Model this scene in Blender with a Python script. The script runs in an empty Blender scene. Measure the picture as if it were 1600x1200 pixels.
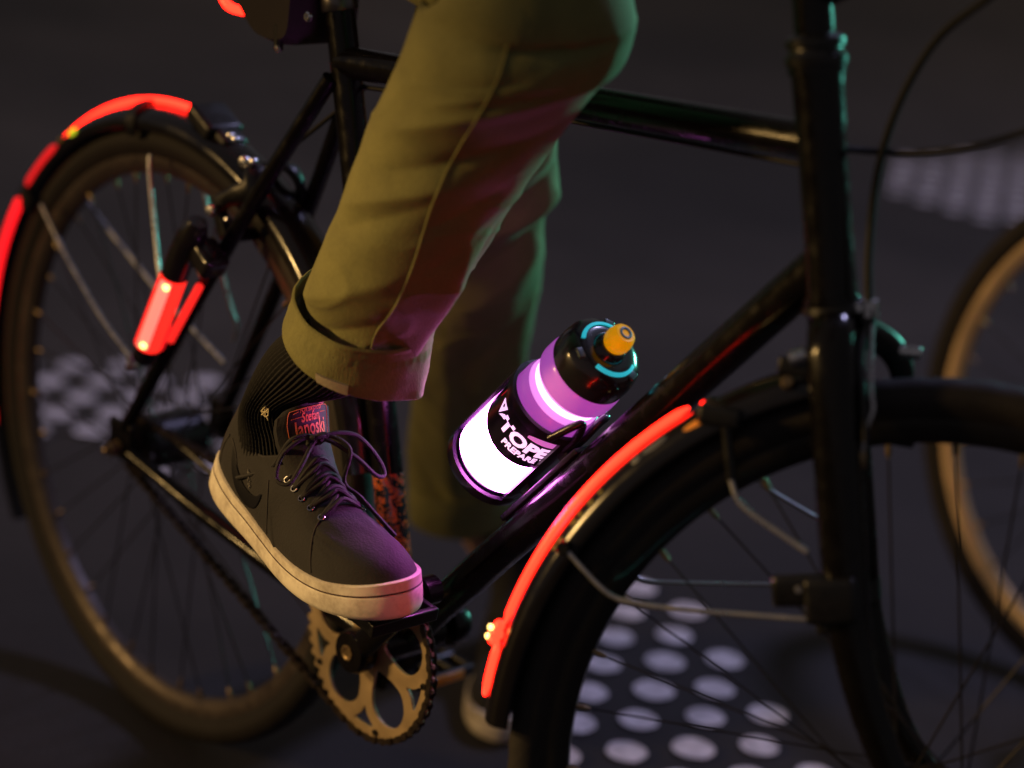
import bpy, bmesh, math, random
from math import sin, cos, pi, radians, atan2, sqrt
from mathutils import Vector as V, Matrix, noise
from mathutils.bvhtree import BVHTree
random.seed(7)
S = bpy.context.scene
COL = S.collection
GZ = 283.6                       # bicycle coordinates are millimetres from the bottom bracket; the road lies 283.6 below it
def W(p): return V((p[0], p[1], p[2] + GZ)) * 0.001

# ------------------------------------------------------------------ camera
CP = V((1496.16, -1322.25, 965.97)); YAW, PIT, ROL, FPX = 0.80743, 0.33333, 0.10675, 3471.6
D_ = V((-sin(YAW)*cos(PIT), cos(YAW)*cos(PIT), -sin(PIT)))
_r = V((cos(YAW), sin(YAW), 0)); _u = _r.cross(D_)
R_ = _r*cos(ROL) + _u*sin(ROL); U_ = -_r*sin(ROL) + _u*cos(ROL)
cam = bpy.data.cameras.new('camera'); camo = bpy.data.objects.new('camera', cam); COL.objects.link(camo)
M = Matrix((R_, U_, -D_)).transposed().to_4x4(); M.translation = W(CP)
camo.matrix_world = M
cam.sensor_width = 36; cam.lens = FPX*36/1600; cam.clip_end = 500; cam.clip_start = 0.05
cam.dof.use_dof = True; cam.dof.focus_distance = 2.0; cam.dof.aperture_fstop = 1.9; cam.dof.aperture_blades = 9
S.camera = camo
# ------------------------------------------------------------------ night sky, a sun as warm street light, added off-frame warm, teal and blue lamps
w = bpy.data.worlds.new('World'); S.world = w; w.use_nodes = True
nt = w.node_tree; bg = nt.nodes['Background']
bg.inputs[0].default_value = (0.60, 0.54, 0.56, 1); bg.inputs[1].default_value = 0.14
def light(name, kind, energy, col, frm, **k):
    l = bpy.data.lights.new(name, kind); l.energy = energy; l.color = col
    for a, b in k.items(): setattr(l, a, b)
    o = bpy.data.objects.new(name, l); COL.objects.link(o)
    f = (R_*frm[0] + U_*frm[1] - D_*frm[2]).normalized()
    o.rotation_euler = f.to_track_quat('Z', 'Y').to_euler(); return o, f
sun, _ = light('sun', 'SUN', 0.9, (1.0, 0.60, 0.20), (-0.90, 0.26, 0.20), angle=radians(4))
def arealight(name, energy, col, frm, dist, size, tgt=(100, 0, 300)):
    o, f = light(name, 'AREA', energy, col, frm, size=size, shape='DISK')
    o.location = W(V(tgt)) + f*dist; return o
wo, wf = light('warm_leg_fill', 'SPOT', 54, (1.0, 0.60, 0.20), (-0.90, 0.30, 0.26), spot_size=radians(38), spot_blend=.8, shadow_soft_size=.06)  # unseen warm lamp added to brighten the near leg and shoe
wo.location = W(V((40, -270, 300))) + wf*1.3
so, sf = light('teal_rim_fill', 'SPOT', 700, (0.14, 0.80, 0.62), (0.74, 0.26, -0.62), spot_size=radians(15), spot_blend=.6, shadow_soft_size=.25)  # unseen lamp added to give the legs their teal edge
so.location = W(V((60, 60, 430))) + sf*4.5
arealight('blue_road_fill', 62, (0.58, 0.56, 1.0), (0.55, 0.80, -0.25), 5.0, 0.5)  # unseen bluish lamp added to tint and lift the road dots
S.view_settings.view_transform = 'Standard'; S.view_settings.look = 'None'; S.view_settings.exposure = 0
S.render.engine = 'CYCLES'

# ------------------------------------------------------------------ pixel -> point helpers (used once, at build time, to read positions off the measured photograph)
def ray(px, py): return (R_*((px-800)/FPX) - U_*((py-600)/FPX) + D_)
def at(px, py, Y):
    r = ray(px, py); return CP + r*((Y-CP.y)/r.y)
def atd(px, py, depth): return CP + ray(px, py)*depth
def depth(p): return (V(p)-CP).dot(D_)
def pln(px, py, c, n):
    r = ray(px, py); return CP + r*((c-CP).dot(n)/r.dot(n))

# ------------------------------------------------------------------ objects
BASE = {}
def tag(o, label=None, cat=None, group=None, kind=None):
    for k, v in (('label', label), ('category', cat), ('group', group), ('kind', kind)):
        if v: o[k] = v
    return o
def thing(name, loc, label, cat, group=None):
    o = bpy.data.objects.new(name, None); COL.objects.link(o); o.location = W(loc); o.empty_display_size = .05
    BASE[o.name] = W(loc); return tag(o, label, cat, group)
def obj(name, bm, mat, parent=None, smooth=True, loc=None, recalc=True):
    me = bpy.data.meshes.new(name)
    if recalc: bmesh.ops.recalc_face_normals(bm, faces=bm.faces)
    base = BASE[parent.name] if parent else (W(loc) if loc else V((0, 0, 0)))
    for v in bm.verts: v.co = W(v.co) - base
    bm.to_mesh(me); bm.free()
    for m in (mat if isinstance(mat, (list, tuple)) else [mat]): me.materials.append(m)
    if smooth:
        for p in me.polygons: p.use_smooth = True
        me.set_sharp_from_angle(angle=radians(42))
    o = bpy.data.objects.new(name, me); COL.objects.link(o)
    if parent: o.parent = parent
    else: o.location = base
    BASE[o.name] = base
    return o
def NB(): return bmesh.new()
def frames(pts):
    n = len(pts); T = []
    for i in range(n):
        a = pts[max(i-1, 0)]; b = pts[min(i+1, n-1)]; T.append((b-a).normalized())
    up = V((0, 0, 1)) if abs(T[0].z) < .9 else V((0, 1, 0))
    nrm = (up - T[0]*up.dot(T[0])).normalized(); out = []
    for t in T:
        nrm = (nrm - t*nrm.dot(t)).normalized(); out.append((t, nrm, t.cross(nrm)))
    return out
def bridge(bm, rings, closed=True, capA=False, capB=False, mi=0, loop=False):
    vs = [[bm.verts.new(p) for p in r] for r in rings]; n = len(vs[0])
    rng = range(len(vs)) if loop else range(len(vs)-1)
    for i in rng:
        a, b = vs[i], vs[(i+1) % len(vs)]
        for j in range(n if closed else n-1):
            f = bm.faces.new((a[j], a[(j+1) % n], b[(j+1) % n], b[j])); f.material_index = mi
    if capA: bm.faces.new(vs[0][::-1]).material_index = mi
    if capB: bm.faces.new(vs[-1]).material_index = mi
    return vs
def tube(bm, pts, r, n=16, caps=True, mi=0, sx=1.0, sy=1.0, ref=None):
    pts = [V(p) for p in pts]; fr = frames(pts); rings = []
    for i, (p, (t, a, b)) in enumerate(zip(pts, fr)):
        if ref is not None:
            a = (ref - t*ref.dot(t)).normalized(); b = t.cross(a)
        rr = r[i] if isinstance(r, (list, tuple)) else r
        rings.append([p + a*(cos(2*pi*k/n)*rr*sx) + b*(sin(2*pi*k/n)*rr*sy) for k in range(n)])
    bridge(bm, rings, True, caps, caps, mi); return bm
def spline(P, m=8, closed=False):
    P = [V(p) for p in P]; n = len(P); out = []
    rng = range(n) if closed else range(n-1)
    for i in rng:
        if closed: p0, p1, p2, p3 = P[(i-1) % n], P[i], P[(i+1) % n], P[(i+2) % n]
        else: p0, p1, p2, p3 = P[max(i-1, 0)], P[i], P[i+1], P[min(i+2, n-1)]
        for k in range(m):
            t = k/m
            out.append(.5*((2*p1) + (p2-p0)*t + (2*p0-5*p1+4*p2-p3)*t*t + (3*p1-p0-3*p2+p3)*t**3))
    if not closed: out.append(P[-1])
    return out
def basis(ax):
    ax = V(ax).normalized(); h = V((0, 0, 1)) if abs(ax.z) < .9 else V((1, 0, 0))
    a = (h-ax*h.dot(ax)).normalized(); return ax, a, ax.cross(a)
def lathe(bm, prof, o, ax, n=32, mi=0, fn=None):
    ax, a, b = basis(ax); o = V(o); rings = []
    for r, z in prof:
        rings.append([o + ax*z + (a*cos(2*pi*k/n) + b*sin(2*pi*k/n))*max(r, .02)*(fn(2*pi*k/n, z) if fn else 1) for k in range(n)])
    bridge(bm, rings, True, True, True, mi); return bm
def box(bm, c, sx, sy, sz, X=(1, 0, 0), Y=(0, 1, 0), Z=(0, 0, 1), bev=0, mi=0):
    b2 = bmesh.new(); bmesh.ops.create_cube(b2, size=1)
    for v in b2.verts: v.co = V((v.co.x*sx, v.co.y*sy, v.co.z*sz))
    if bev: bmesh.ops.bevel(b2, geom=b2.edges[:]+b2.verts[:], offset=bev, segments=3, affect='EDGES', profile=.6)
    X, Y, Z, c = V(X), V(Y), V(Z), V(c); mp = {}
    for v in b2.verts: mp[v.index] = bm.verts.new(c + X*v.co.x + Y*v.co.y + Z*v.co.z)
    for f in b2.faces: bm.faces.new([mp[v.index] for v in f.verts]).material_index = mi
    b2.free(); return bm
def torus(bm, c, ax, R, r, n=96, m=12, mi=0, rx=None):
    c = V(c); ax, a, b = basis(ax); rings = []
    for i in range(n):
        t = 2*pi*i/n; d = a*cos(t)+b*sin(t)
        rings.append([c + d*(R + (rx or r)*cos(2*pi*k/m)) + ax*(r*sin(2*pi*k/m)) for k in range(m)])
    bridge(bm, rings, True, loop=True, mi=mi); return bm
def curve_mesh(splines, ext, bev=0):
    """2-D outlines (even-odd filled) extruded: returns verts, faces"""
    cu = bpy.data.curves.new('tmp', 'CURVE'); cu.dimensions = '2D'; cu.fill_mode = 'BOTH'; cu.extrude = ext; cu.bevel_depth = bev
    for s in splines:
        sp = cu.splines.new('POLY'); sp.points.add(len(s)-1); sp.use_cyclic_u = True
        for p, q in zip(sp.points, s): p.co = (q[0], q[1], 0, 1)
    o = bpy.data.objects.new('tmp', cu); COL.objects.link(o)
    dg = bpy.context.evaluated_depsgraph_get(); me = bpy.data.meshes.new_from_object(o.evaluated_get(dg))
    vs = [v.co.copy() for v in me.vertices]; fs = [tuple(p.vertices) for p in me.polygons]
    bpy.data.objects.remove(o); bpy.data.curves.remove(cu); bpy.data.meshes.remove(me); return vs, fs
def text_mesh(s, size, ext=0.0, bold=0.0, sub=None, shear=0.0, xs=1.0):
    cu = bpy.data.curves.new('tmp', 'FONT'); cu.body = s; cu.size = size; cu.extrude = ext; cu.offset = bold; cu.align_x = 'CENTER'; cu.shear = shear
    cu.resolution_u = 3
    o = bpy.data.objects.new('tmp', cu); COL.objects.link(o)
    dg = bpy.context.evaluated_depsgraph_get(); me = bpy.data.meshes.new_from_object(o.evaluated_get(dg))
    vs = [V((v.co.x*xs, v.co.y, v.co.z)) for v in me.vertices]; fs = [tuple(p.vertices) for p in me.polygons]
    bpy.data.objects.remove(o); bpy.data.curves.remove(cu); bpy.data.meshes.remove(me); return vs, fs
def put(bm, vf, fn, mi=0):
    vs = [bm.verts.new(fn(v)) for v in vf[0]]
    for f in vf[1]:
        try: bm.faces.new([vs[i] for i in f]).material_index = mi
        except ValueError: pass
    return bm

# ------------------------------------------------------------------ materials
def mat(name, col, rough=.5, metal=0, bump=0, bscale=200, var=0, vscale=20, coat=0, emit=None, es=0, spec=None, sheen=0, rvar=0, trans=0, sss=0):
    m = bpy.data.materials.new(name); m.use_nodes = True; n = m.node_tree; b = n.nodes['Principled BSDF']; L = n.links.new
    b.inputs['Base Color'].default_value = (*col, 1); b.inputs['Roughness'].default_value = rough; b.inputs['Metallic'].default_value = metal
    b.inputs['Coat Weight'].default_value = coat; b.inputs['Coat Roughness'].default_value = .12
    if spec is not None: b.inputs['Specular IOR Level'].default_value = spec
    if sheen: b.inputs['Sheen Weight'].default_value = sheen; b.inputs['Sheen Roughness'].default_value = .5
    if trans: b.inputs['Transmission Weight'].default_value = trans
    if emit: b.inputs['Emission Color'].default_value = (*emit, 1); b.inputs['Emission Strength'].default_value = es
    tc = n.nodes.new('ShaderNodeTexCoord')
    if var or rvar:
        t = n.nodes.new('ShaderNodeTexNoise'); t.inputs['Scale'].default_value = vscale; t.inputs['Detail'].default_value = 6; L(tc.outputs['Object'], t.inputs['Vector'])
        if var:
            r = n.nodes.new('ShaderNodeMapRange'); r.inputs[1].default_value = .3; r.inputs[2].default_value = .7; r.inputs[3].default_value = 1-var; r.inputs[4].default_value = 1+var
            L(t.outputs['Fac'], r.inputs[0]); mx = n.nodes.new('ShaderNodeVectorMath'); mx.operation = 'SCALE'; mx.inputs[0].default_value = col
            L(r.outputs[0], mx.inputs['Scale']); L(mx.outputs[0], b.inputs['Base Color'])
        if rvar:
            r = n.nodes.new('ShaderNodeMapRange'); r.inputs[1].default_value = .35; r.inputs[2].default_value = .7; r.inputs[3].default_value = max(0, rough-rvar); r.inputs[4].default_value = min(1, rough+rvar)
            L(t.outputs['Fac'], r.inputs[0]); L(r.outputs[0], b.inputs['Roughness'])
    if bump:
        t = n.nodes.new('ShaderNodeTexNoise'); t.inputs['Scale'].default_value = bscale; t.inputs['Detail'].default_value = 5; L(tc.outputs['Object'], t.inputs['Vector'])
        bp = n.nodes.new('ShaderNodeBump'); bp.inputs['Strength'].default_value = bump; bp.inputs['Distance'].default_value = .001
        L(t.outputs['Fac'], bp.inputs['Height']); L(bp.outputs[0], b.inputs['Normal'])
    return m
PAINT = mat('black_frame_paint', (.004, .0035, .004), .22, 0, bump=.03, bscale=60, coat=.12, rvar=.12, vscale=70, spec=.25)
PLAST = mat('black_plastic', (.006, .006, .007), .38, bump=.15, bscale=300, rvar=.1, vscale=60)
FENDM = mat('black_fender_plastic', (.006, .005, .006), .20, coat=.15, bump=.05, bscale=40, rvar=.1)
RUBBER = mat('tyre_rubber', (.011, .008, .008), .75, bump=.5, bscale=180, var=.3, vscale=25)
RIMM = mat('black_rim_alloy', (.10, .08, .07), .45, .5, rvar=.12, vscale=60, bump=.08, bscale=150)
RIMB = mat('rim_black', (.012, .011, .011), .33, .2, coat=.3)
STEEL = mat('silver_steel', (.62, .62, .66), .26, 1, rvar=.12, vscale=80)
STAYM = mat('silver_stay_wire', (.50, .50, .54), .35, .85, rvar=.1, vscale=90)
SPOKEM = mat('dark_spoke_steel', (.045, .042, .045), .35, .7)
NIPM = mat('brass_nipple', (.26, .19, .11), .45, .9)
RINGM = mat('chainring_alloy', (.37, .275, .16), .50, .35, bump=.15, bscale=220, var=.14, vscale=40, rvar=.1)
CHAINM = mat('oily_chain_steel', (.07, .055, .05), .4, .85, var=.4, vscale=120)
RED = mat('red_light_guide', (.35, .02, .015), .3, emit=(1.0, .010, .004), es=12)
REDC = mat('red_light_guide_core', (.6, .08, .05), .3, emit=(1.0, .070, .032), es=3.2)
REDM = mat('red_side_guide', (.35, .02, .015), .3, emit=(1.0, .008, .014), es=1.5)
REDD = mat('dim_red_light_guide', (.35, .02, .015), .3, emit=(1.0, .012, .016), es=.8)
LED = mat('lit_led_yellow', (.9, .6, .3), .3, emit=(1.0, .70, .18), es=4)
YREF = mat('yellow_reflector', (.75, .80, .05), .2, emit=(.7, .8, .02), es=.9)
YMARK = mat('yellow_glint_and_reflector', (.34, .27, .03), .45)  # colour of the painted glints on the front fender, and of one rear reflector

# ------------------------------------------------------------------ road
def ground_mat():
    m = bpy.data.materials.new('asphalt'); m.use_nodes = True; n = m.node_tree; b = n.nodes['Principled BSDF']; L = n.links.new
    tc = n.nodes.new('ShaderNodeTexCoord')
    def nz(s, d=6):
        t = n.nodes.new('ShaderNodeTexNoise'); t.inputs['Scale'].default_value = s; t.inputs['Detail'].default_value = d; L(tc.outputs['Object'], t.inputs['Vector']); return t
    a, c, f = nz(.55), nz(5), nz(160, 3)
    r1 = n.nodes.new('ShaderNodeValToRGB'); r1.color_ramp.elements[0].position = .38; r1.color_ramp.elements[0].color = (.017, .017, .018, 1)
    r1.color_ramp.elements[1].position = .66; r1.color_ramp.elements[1].color = (.060, .053, .046, 1); L(a.outputs['Fac'], r1.inputs[0])
    mx = n.nodes.new('ShaderNodeMix'); mx.data_type = 'RGBA'; mx.blend_type = 'MULTIPLY'; mx.inputs[0].default_value = .8
    r2 = n.nodes.new('ShaderNodeMapRange'); r2.inputs[1].default_value = .3; r2.inputs[2].default_value = .7; r2.inputs[3].default_value = .5; r2.inputs[4].default_value = 1.5
    mm = n.nodes.new('ShaderNodeMath'); mm.operation = 'ADD'; L(c.outputs['Fac'], mm.inputs[0]); L(f.outputs['Fac'], mm.inputs[1])
    m2 = n.nodes.new('ShaderNodeMath'); m2.operation = 'MULTIPLY'; m2.inputs[1].default_value = .5; L(mm.outputs[0], m2.inputs[0])
    L(m2.outputs[0], r2.inputs[0]); L(r1.outputs[0], mx.inputs[6]); L(r2.outputs[0], mx.inputs[7]); L(mx.outputs[2], b.inputs['Base Color'])
    b.inputs['Roughness'].default_value = .78
    bp = n.nodes.new('ShaderNodeBump'); bp.inputs['Strength'].default_value = .6; bp.inputs['Distance'].default_value = .003; L(f.outputs['Fac'], bp.inputs['Height']); L(bp.outputs[0], b.inputs['Normal'])
    return m
bm = NB(); G = 60000
vs = [bm.verts.new((x, y, -GZ)) for x, y in ((-G, -G), (G, -G), (G, G), (-G, G))]; bm.faces.new(vs)
tag(obj('road', bm, ground_mat(), smooth=False), kind='structure')
DOTM = mat('worn_white_road_paint', (.80, .78, .84), .6, bump=.4, bscale=140, var=.34, vscale=42)
def inpoly(x, y, P):
    c = False; j = len(P)-1
    for i in range(len(P)):
        if (P[i][1] > y) != (P[j][1] > y) and x < (P[j][0]-P[i][0])*(y-P[i][1])/(P[j][1]-P[i][1])+P[i][0]: c = not c
        j = i
    return c
POLY = [[(985, 862), (1050, 930), (1165, 1060), (1260, 1150), (1420, 1330), (820, 1400), (800, 1060), (805, 900), (900, 850)],
        [(-300, 566), (200, 572), (345, 590), (420, 690), (330, 752), (230, 735), (100, 700), (-40, 668), (-300, 640)],
        [(1392, 250), (1900, 235), (1900, 360), (1610, 352), (1530, 345), (1470, 318), (1392, 300)]]
bm = NB()
def dots(org, polys, R=25):
    for i in range(-110, 111):
        for j in range(-110, 111):
            x, y = org[0]+37*i-48*j, org[1]+75*i+70*j
            d = V((x, y, -GZ))-CP; z = d.dot(D_)
            if z < 500: continue
            px, py = 800+FPX*d.dot(R_)/z, 600-FPX*d.dot(U_)/z
            if any(inpoly(px, py, p) for p in polys):
                rr = R*random.uniform(.94, 1.04); ox, oy = random.uniform(-2, 2), random.uniform(-2, 2)
                bm.faces.new([bm.verts.new((x+ox+rr*cos(2*pi*k/28)*random.uniform(.97, 1.03), y+oy+rr*sin(2*pi*k/28), -GZ+4)) for k in range(28)])
dots((-244, 554), [POLY[0]]); dots((-1457+5, 472), [POLY[1]]); dots((-1736, 3252), [POLY[2]])
tag(obj('painted_road_dots', bm, DOTM, smooth=False), kind='structure')

# ------------------------------------------------------------------ bicycle
FA = V((615.26, 28.37, 105.09)); FAX = V((-.54054, .82695, -.15483)).normalized()
E1 = V((FAX.y, -FAX.x, 0)).normalized(); E2 = E1.cross(FAX)
FF = V((.79498, .56228, .22771)); HD = V((-.27536, 0, .96134)); HT = V((412.88, 0, 660.1)); HB = HT - HD*181.7
RA = V((-420.7, 0, 64.37)); YAX = V((0, 1, 0)); ST = V((-cos(1.277), 0, sin(1.277))); STL = 624.4
DT = V((.65777, 0, .75322)); DN = V((-.75322, 0, .65777))      # down tube direction, and its upper-side normal
bike = thing('bicycle', (0, 0, -GZ), 'black city bicycle with glowing red strips on both fenders, ridden by the person', 'bicycle')
bm = NB()
tube(bm, [ST*-4, ST*300, ST*STL], 15.0, 28)                     # seat tube
tube(bm, [HT, HT-HD*60, HB+HD*50, HB], [20.5, 19, 19, 20.5], 32)                 # head tube
for z in (0, 181.7): tube(bm, [HT-HD*(z-9 if z == 0 else z-5), HT-HD*(z+5 if z == 0 else z+9)], 22.5, 32)
dte = HT-HD*147
tube(bm, [V((0, 0, 0))+DT*8, dte*.5, dte], [17.5, 18, 18], 28)  # down tube
ttA, ttB = ST*(STL-58), HT-HD*58
tube(bm, [ttA, ttA.lerp(ttB, .5), ttB], 15.5, 28)
tube(bm, [(0, -37, 0), (0, 37, 0)], 21, 32)                     # bottom bracket shell
tube(bm, [(0, -39, 0), (0, -36, 0)], 23, 32)
for s in (-1, 1):
    dr = RA+V((8, s*66, 26))
    sA = ST*(STL-74)+V((-6, s*15, 0)); tube(bm, spline([sA, sA.lerp(dr, .33)+V((0, s*6, 0)), sA.lerp(dr, .66)+V((0, s*5, 0)), dr], 6), [8.6]*13+[8.2, 8, 7.8, 7.5, 7.2, 7], 16)
    tube(bm, spline([(-20, s*25, -2), (-120, s*38, 14), (-260, s*52, 36), RA+V((22, s*66, 0))], 6), [11]*10+[9.5]*5+[8]*4, 16, sy=1.0)
    box(bm, RA+V((2, s*66, 10)), 44, 6, 44, bev=2.5)
tube(bm, [sA.lerp(dr, .42)+V((0, 6-2*(sA.lerp(dr, .42).y+6), 0)), sA.lerp(dr, .42)+V((0, 6, 0))], 7, 12)
tube(bm, [(-130, -36, 16), (-130, 36, 16)], 7, 12)
frame = obj('frame', bm, PAINT, bike)
# seat-tube sticker: orange and teal scribble
STK = bpy.data.materials.new('orange_scribble_sticker'); STK.use_nodes = True
n = STK.node_tree; b = n.nodes['Principled BSDF']; L = n.links.new; b.inputs['Roughness'].default_value = .25
tc = n.nodes.new('ShaderNodeTexCoord'); nz = n.nodes.new('ShaderNodeTexNoise'); nz.inputs['Scale'].default_value = 95; nz.inputs['Detail'].default_value = 2; nz.inputs['Distortion'].default_value = 1.6
L(tc.outputs['Object'], nz.inputs['Vector']); cr = n.nodes.new('ShaderNodeValToRGB'); cr.color_ramp.interpolation = 'CONSTANT'
el = cr.color_ramp.elements; el[0].position = 0; el[0].color = (.01, .012, .02, 1); el[1].position = .50; el[1].color = (.85, .16, .02, 1)
e = el.new(.575); e.color = (.02, .10, .14, 1); e = el.new(.63); e.color = (.8, .07, .03, 1)
L(nz.outputs['Fac'], cr.inputs[0]); L(cr.outputs[0], b.inputs['Base Color'])
bm = NB(); tube(bm, [ST*60, ST*165], 15.4, 28, caps=False); obj('sticker', bm, STK, frame)
for l in (262, 330):
    bm = NB(); p = ST*l+V((14, -3, 0)); lathe(bm, [(6, 0), (6, 4), (4.5, 6), (2, 6), (1.8, 4)], p, (1, 0, .25), 16); obj('bottle_mount_bolt', bm, STEEL if 0 else PLAST, frame)
# seat post, clamp
bm = NB(); tube(bm, [ST*(STL-40), ST*(STL+110)], 13.6, 24); obj('seat_post', bm, mat('dark_alloy_post', (.09, .09, .10), .3, .8, rvar=.1), bike)
bm = NB(); tube(bm, [ST*(STL-10), ST*(STL-8), ST*(STL+6), ST*(STL+8)], [17.3, 18.4, 18.4, 17.3], 28)
box(bm, ST*(STL-1)+V((-20, 0, -2)), 12, 18, 14, bev=2); obj('seat_clamp', bm, STEEL and mat('clamp_alloy', (.16, .15, .15), .3, .9), bike)
# saddle (above the frame of the picture)
sp = ST*(STL+118); bm = NB(); rings = []
for i in range(15):
    t = i/14; x = -130+265*t; hw = 74*(1-t)**1.5*min(1, t*7+.35)+17*(1-.25*t); z = 22+4*sin(pi*t)-6*t
    rings.append([sp+V((x, hw*cos(a), z+(9 if sin(a) > 0 else 26)*sin(a))) for a in [2*pi*k/20 for k in range(20)]])
bridge(bm, rings, True, True, True); sad = obj('saddle', bm, mat('black_saddle_leather', (.02, .018, .017), .45, bump=.3, bscale=250), bike)
bm = NB()
for s in (-1, 1): tube(bm, spline([sp+V((-95, s*26, 6)), sp+V((-40, s*22, -14)), sp+V((30, s*20, -14)), sp+V((110, s*8, 8))], 5), 3.5, 10)
box(bm, sp+V((-5, 0, -14)), 40, 50, 22, bev=5); obj('saddle_rail', bm, STEEL, sad)
# fork
crown = HB-HD*9
bm = NB(); FS = FAX
tube(bm, [crown-HD*-4, crown-HD*12], 20.5, 28)
for s in (-1, 1):
    dro = FA+FAX*(s*50)
    shl = HB-HD*26+FAX*(s*30)
    P = [crown-HD*4+FAX*(s*8), shl, HB-HD*60+FAX*(s*39), HB-HD*200+FAX*(s*44), HB-HD*(407-140)+FAX*(s*47)+FF*3, HB-HD*(407-60)+FAX*(s*49)+FF*21, dro+HD*6-FF*1]
    pts = spline(P, 7); m = len(pts); rr = [16.5-5.5*max(0, (i/m-.45)/.55) - 2.5*max(0, (i/m-.75)/.25) for i in range(m)]
    tube(bm, pts, rr, 24, sx=1.12, sy=.86, ref=FF)
    box(bm, dro-HD*4, 20, 5, 26, FF, FAX, HD, bev=2)
tube(bm, [HB-HD*46+FAX*-40, HB-HD*46+FAX*40], 13, 18)
fork = obj('fork', bm, PAINT, bike)
# headset
bm = NB(); lathe(bm, [(20, 0), (24, 1), (24.5, 7), (21, 11), (20.5, 14), (23, 15), (23, 21), (19, 24), (14, 25)], HT+HD*1, HD, 32)
obj('headset', bm, PLAST, bike)
bm = NB(); lathe(bm, [(20, 0), (24, -1), (24.5, -6), (21, -9)], HB-HD*1, HD, 32); obj('lower_headset', bm, PLAST, bike)
# stem, handlebar
bm = NB(); tube(bm, [HT+HD*20, HT+HD*84], 15.5, 24)
sE = HT+HD*92+FF*84; tube(bm, spline([HT+HD*58, HT+HD*66+FF*26, sE], 6), 16, 20)
tube(bm, [sE-FAX*24, sE+FAX*24], 19, 24); obj('stem', bm, PAINT, bike)
bm = NB(); tube(bm, spline([sE+FAX*a+FF*f+HD*h for a, f, h in ((-290, -110, 25), (-180, -60, 30), (-90, 5, 22), (-20, 0, 0), (20, 0, 0), (90, 5, 22), (180, -60, 30), (290, -110, 25))], 6), 11.5, 16)
hb = obj('handlebar', bm, PAINT, bike)
for s in (-1, 1):
    bm = NB(); a = sE+FAX*(s*182)+FF*-61+HD*30; b_ = sE+FAX*(s*292)+FF*-111+HD*25
    tube(bm, [a, b_], 16, 18); obj('grip', bm, RUBBER, hb)
    bm = NB(); tube(bm, spline([sE+FAX*(s*150)+FF*-20+HD*22, sE+FAX*(s*200)+FF*-20+HD*-5, sE+FAX*(s*270)+FF*-55+HD*-15], 5), [6]*6+[4.5]*5, 10); obj('brake_lever', bm, PLAST, hb)

def wheel(C, ax, e1, e2, parent, off=0, spokes=36, rim_m=RIMM, det=True, phase=0.0):
    bm = NB(); N = 160
    prof = [(-11, 318), (-11.5, 309), (-9, 300), (-4, 295), (4, 295), (9, 300), (11.5, 309), (11, 318), (9, 316), (8.5, 311), (-8.5, 311), (-9, 316)]
    rings = [[C + (e1*cos(t)+e2*sin(t))*r + ax*y for y, r in prof] for t in [2*pi*i/N for i in range(N)]]
    bridge(bm, rings, loop=True); rim = obj('wheel', bm, rim_m, parent)
    bm = NB(); tp = [(-8.5, 311.5), (-13, 317), (-17.2, 325), (-18, 332), (-15.5, 339), (-11, 344.5), (-5, 345.4), (0, 346), (5, 345.4), (11, 344.5), (15.5, 339), (18, 332), (17.2, 325), (13, 317), (8.5, 311.5)]
    rings = []
    for i in range(N*2):
        t = 2*pi*i/(N*2); g = .7 if i % 4 < 2 else 0
        rings.append([C + (e1*cos(t)+e2*sin(t))*(r - (g if abs(y) < 12 and abs(y) > 3 else 0)) + ax*y for y, r in tp])
    bridge(bm, rings, loop=True); obj('tyre', bm, RUBBER, rim)
    bm = NB(); lathe(bm, [(4.5, -58), (4.5, -52), (9, -50), (12, -34), (27, -31), (28, -28), (16, -26), (14, 0), (16, 26), (28, 28), (27, 31), (12, 34), (9, 50), (4.5, 52), (4.5, 58)], C, ax, 32)
    obj('hub', bm, SPOKEM if parent is bike else SPOKEM, rim)
    for i in range(spokes):
        s = 1 if i % 2 else -1; t = 2*pi*(i+.5)/spokes+phase; k = 1 if (i//2) % 2 else -1
        th = t + k*radians(62); hpt = C + (e1*cos(th)+e2*sin(th))*25.5 + ax*(s*29)
        rp = C + (e1*cos(t)+e2*sin(t))*297 + ax*(s*2.5); d = (hpt-rp).normalized()
        bm = NB(); tube(bm, [hpt, rp+d*14], 1.0, 6)
        bm2 = NB(); 
        sp_ = obj('spoke', bm, SPOKEM, rim, recalc=False)
        tube(bm2, [rp-d*2, rp+d*8, rp+d*13], [2.6, 2.6, 1.5], 8); sp_n = bm2
        me = bpy.data.meshes.new('nip')
        if det:
            base = BASE[rim.name]
            bb = bmesh.new(); bb.from_mesh(sp_.data)
            vm = [bb.verts.new(W(v.co)-base) for v in sp_n.verts]; sp_n.verts.index_update(); sp_n.faces.ensure_lookup_table()
            for f in sp_n.faces: bb.faces.new([vm[v.index] for v in f.verts]).material_index = 1
            bb.to_mesh(sp_.data); bb.free(); sp_.data.materials.append(NIPM)
        sp_n.free(); bpy.data.meshes.remove(me)
    return rim
ZAX = V((0, 0, 1)); XAX = V((1, 0, 0))
rw = wheel(RA, YAX, XAX, ZAX, bike, phase=.05)
fw = wheel(FA, FAX, E1, E2, bike, phase=.02, rim_m=RIMB)
bm = NB(); lathe(bm, [(5, -40), (13, -40), (28, -38), (30, -36), (30, 30), (24, 34)], RA, YAX, 32)
obj('hub_gear', bm, SPOKEM, bike)
for s in (-1, 1):
    bm = NB(); lathe(bm, [(10, 0), (10, 2), (8.5, 2.2), (8.5, 9), (7, 11), (4.5, 11), (4.2, 18), (2, 19)], RA+V((0, s*69, 0)), (0, s, 0), 6); obj('axle_nut', bm, NIPM, bike, smooth=False)
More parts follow.
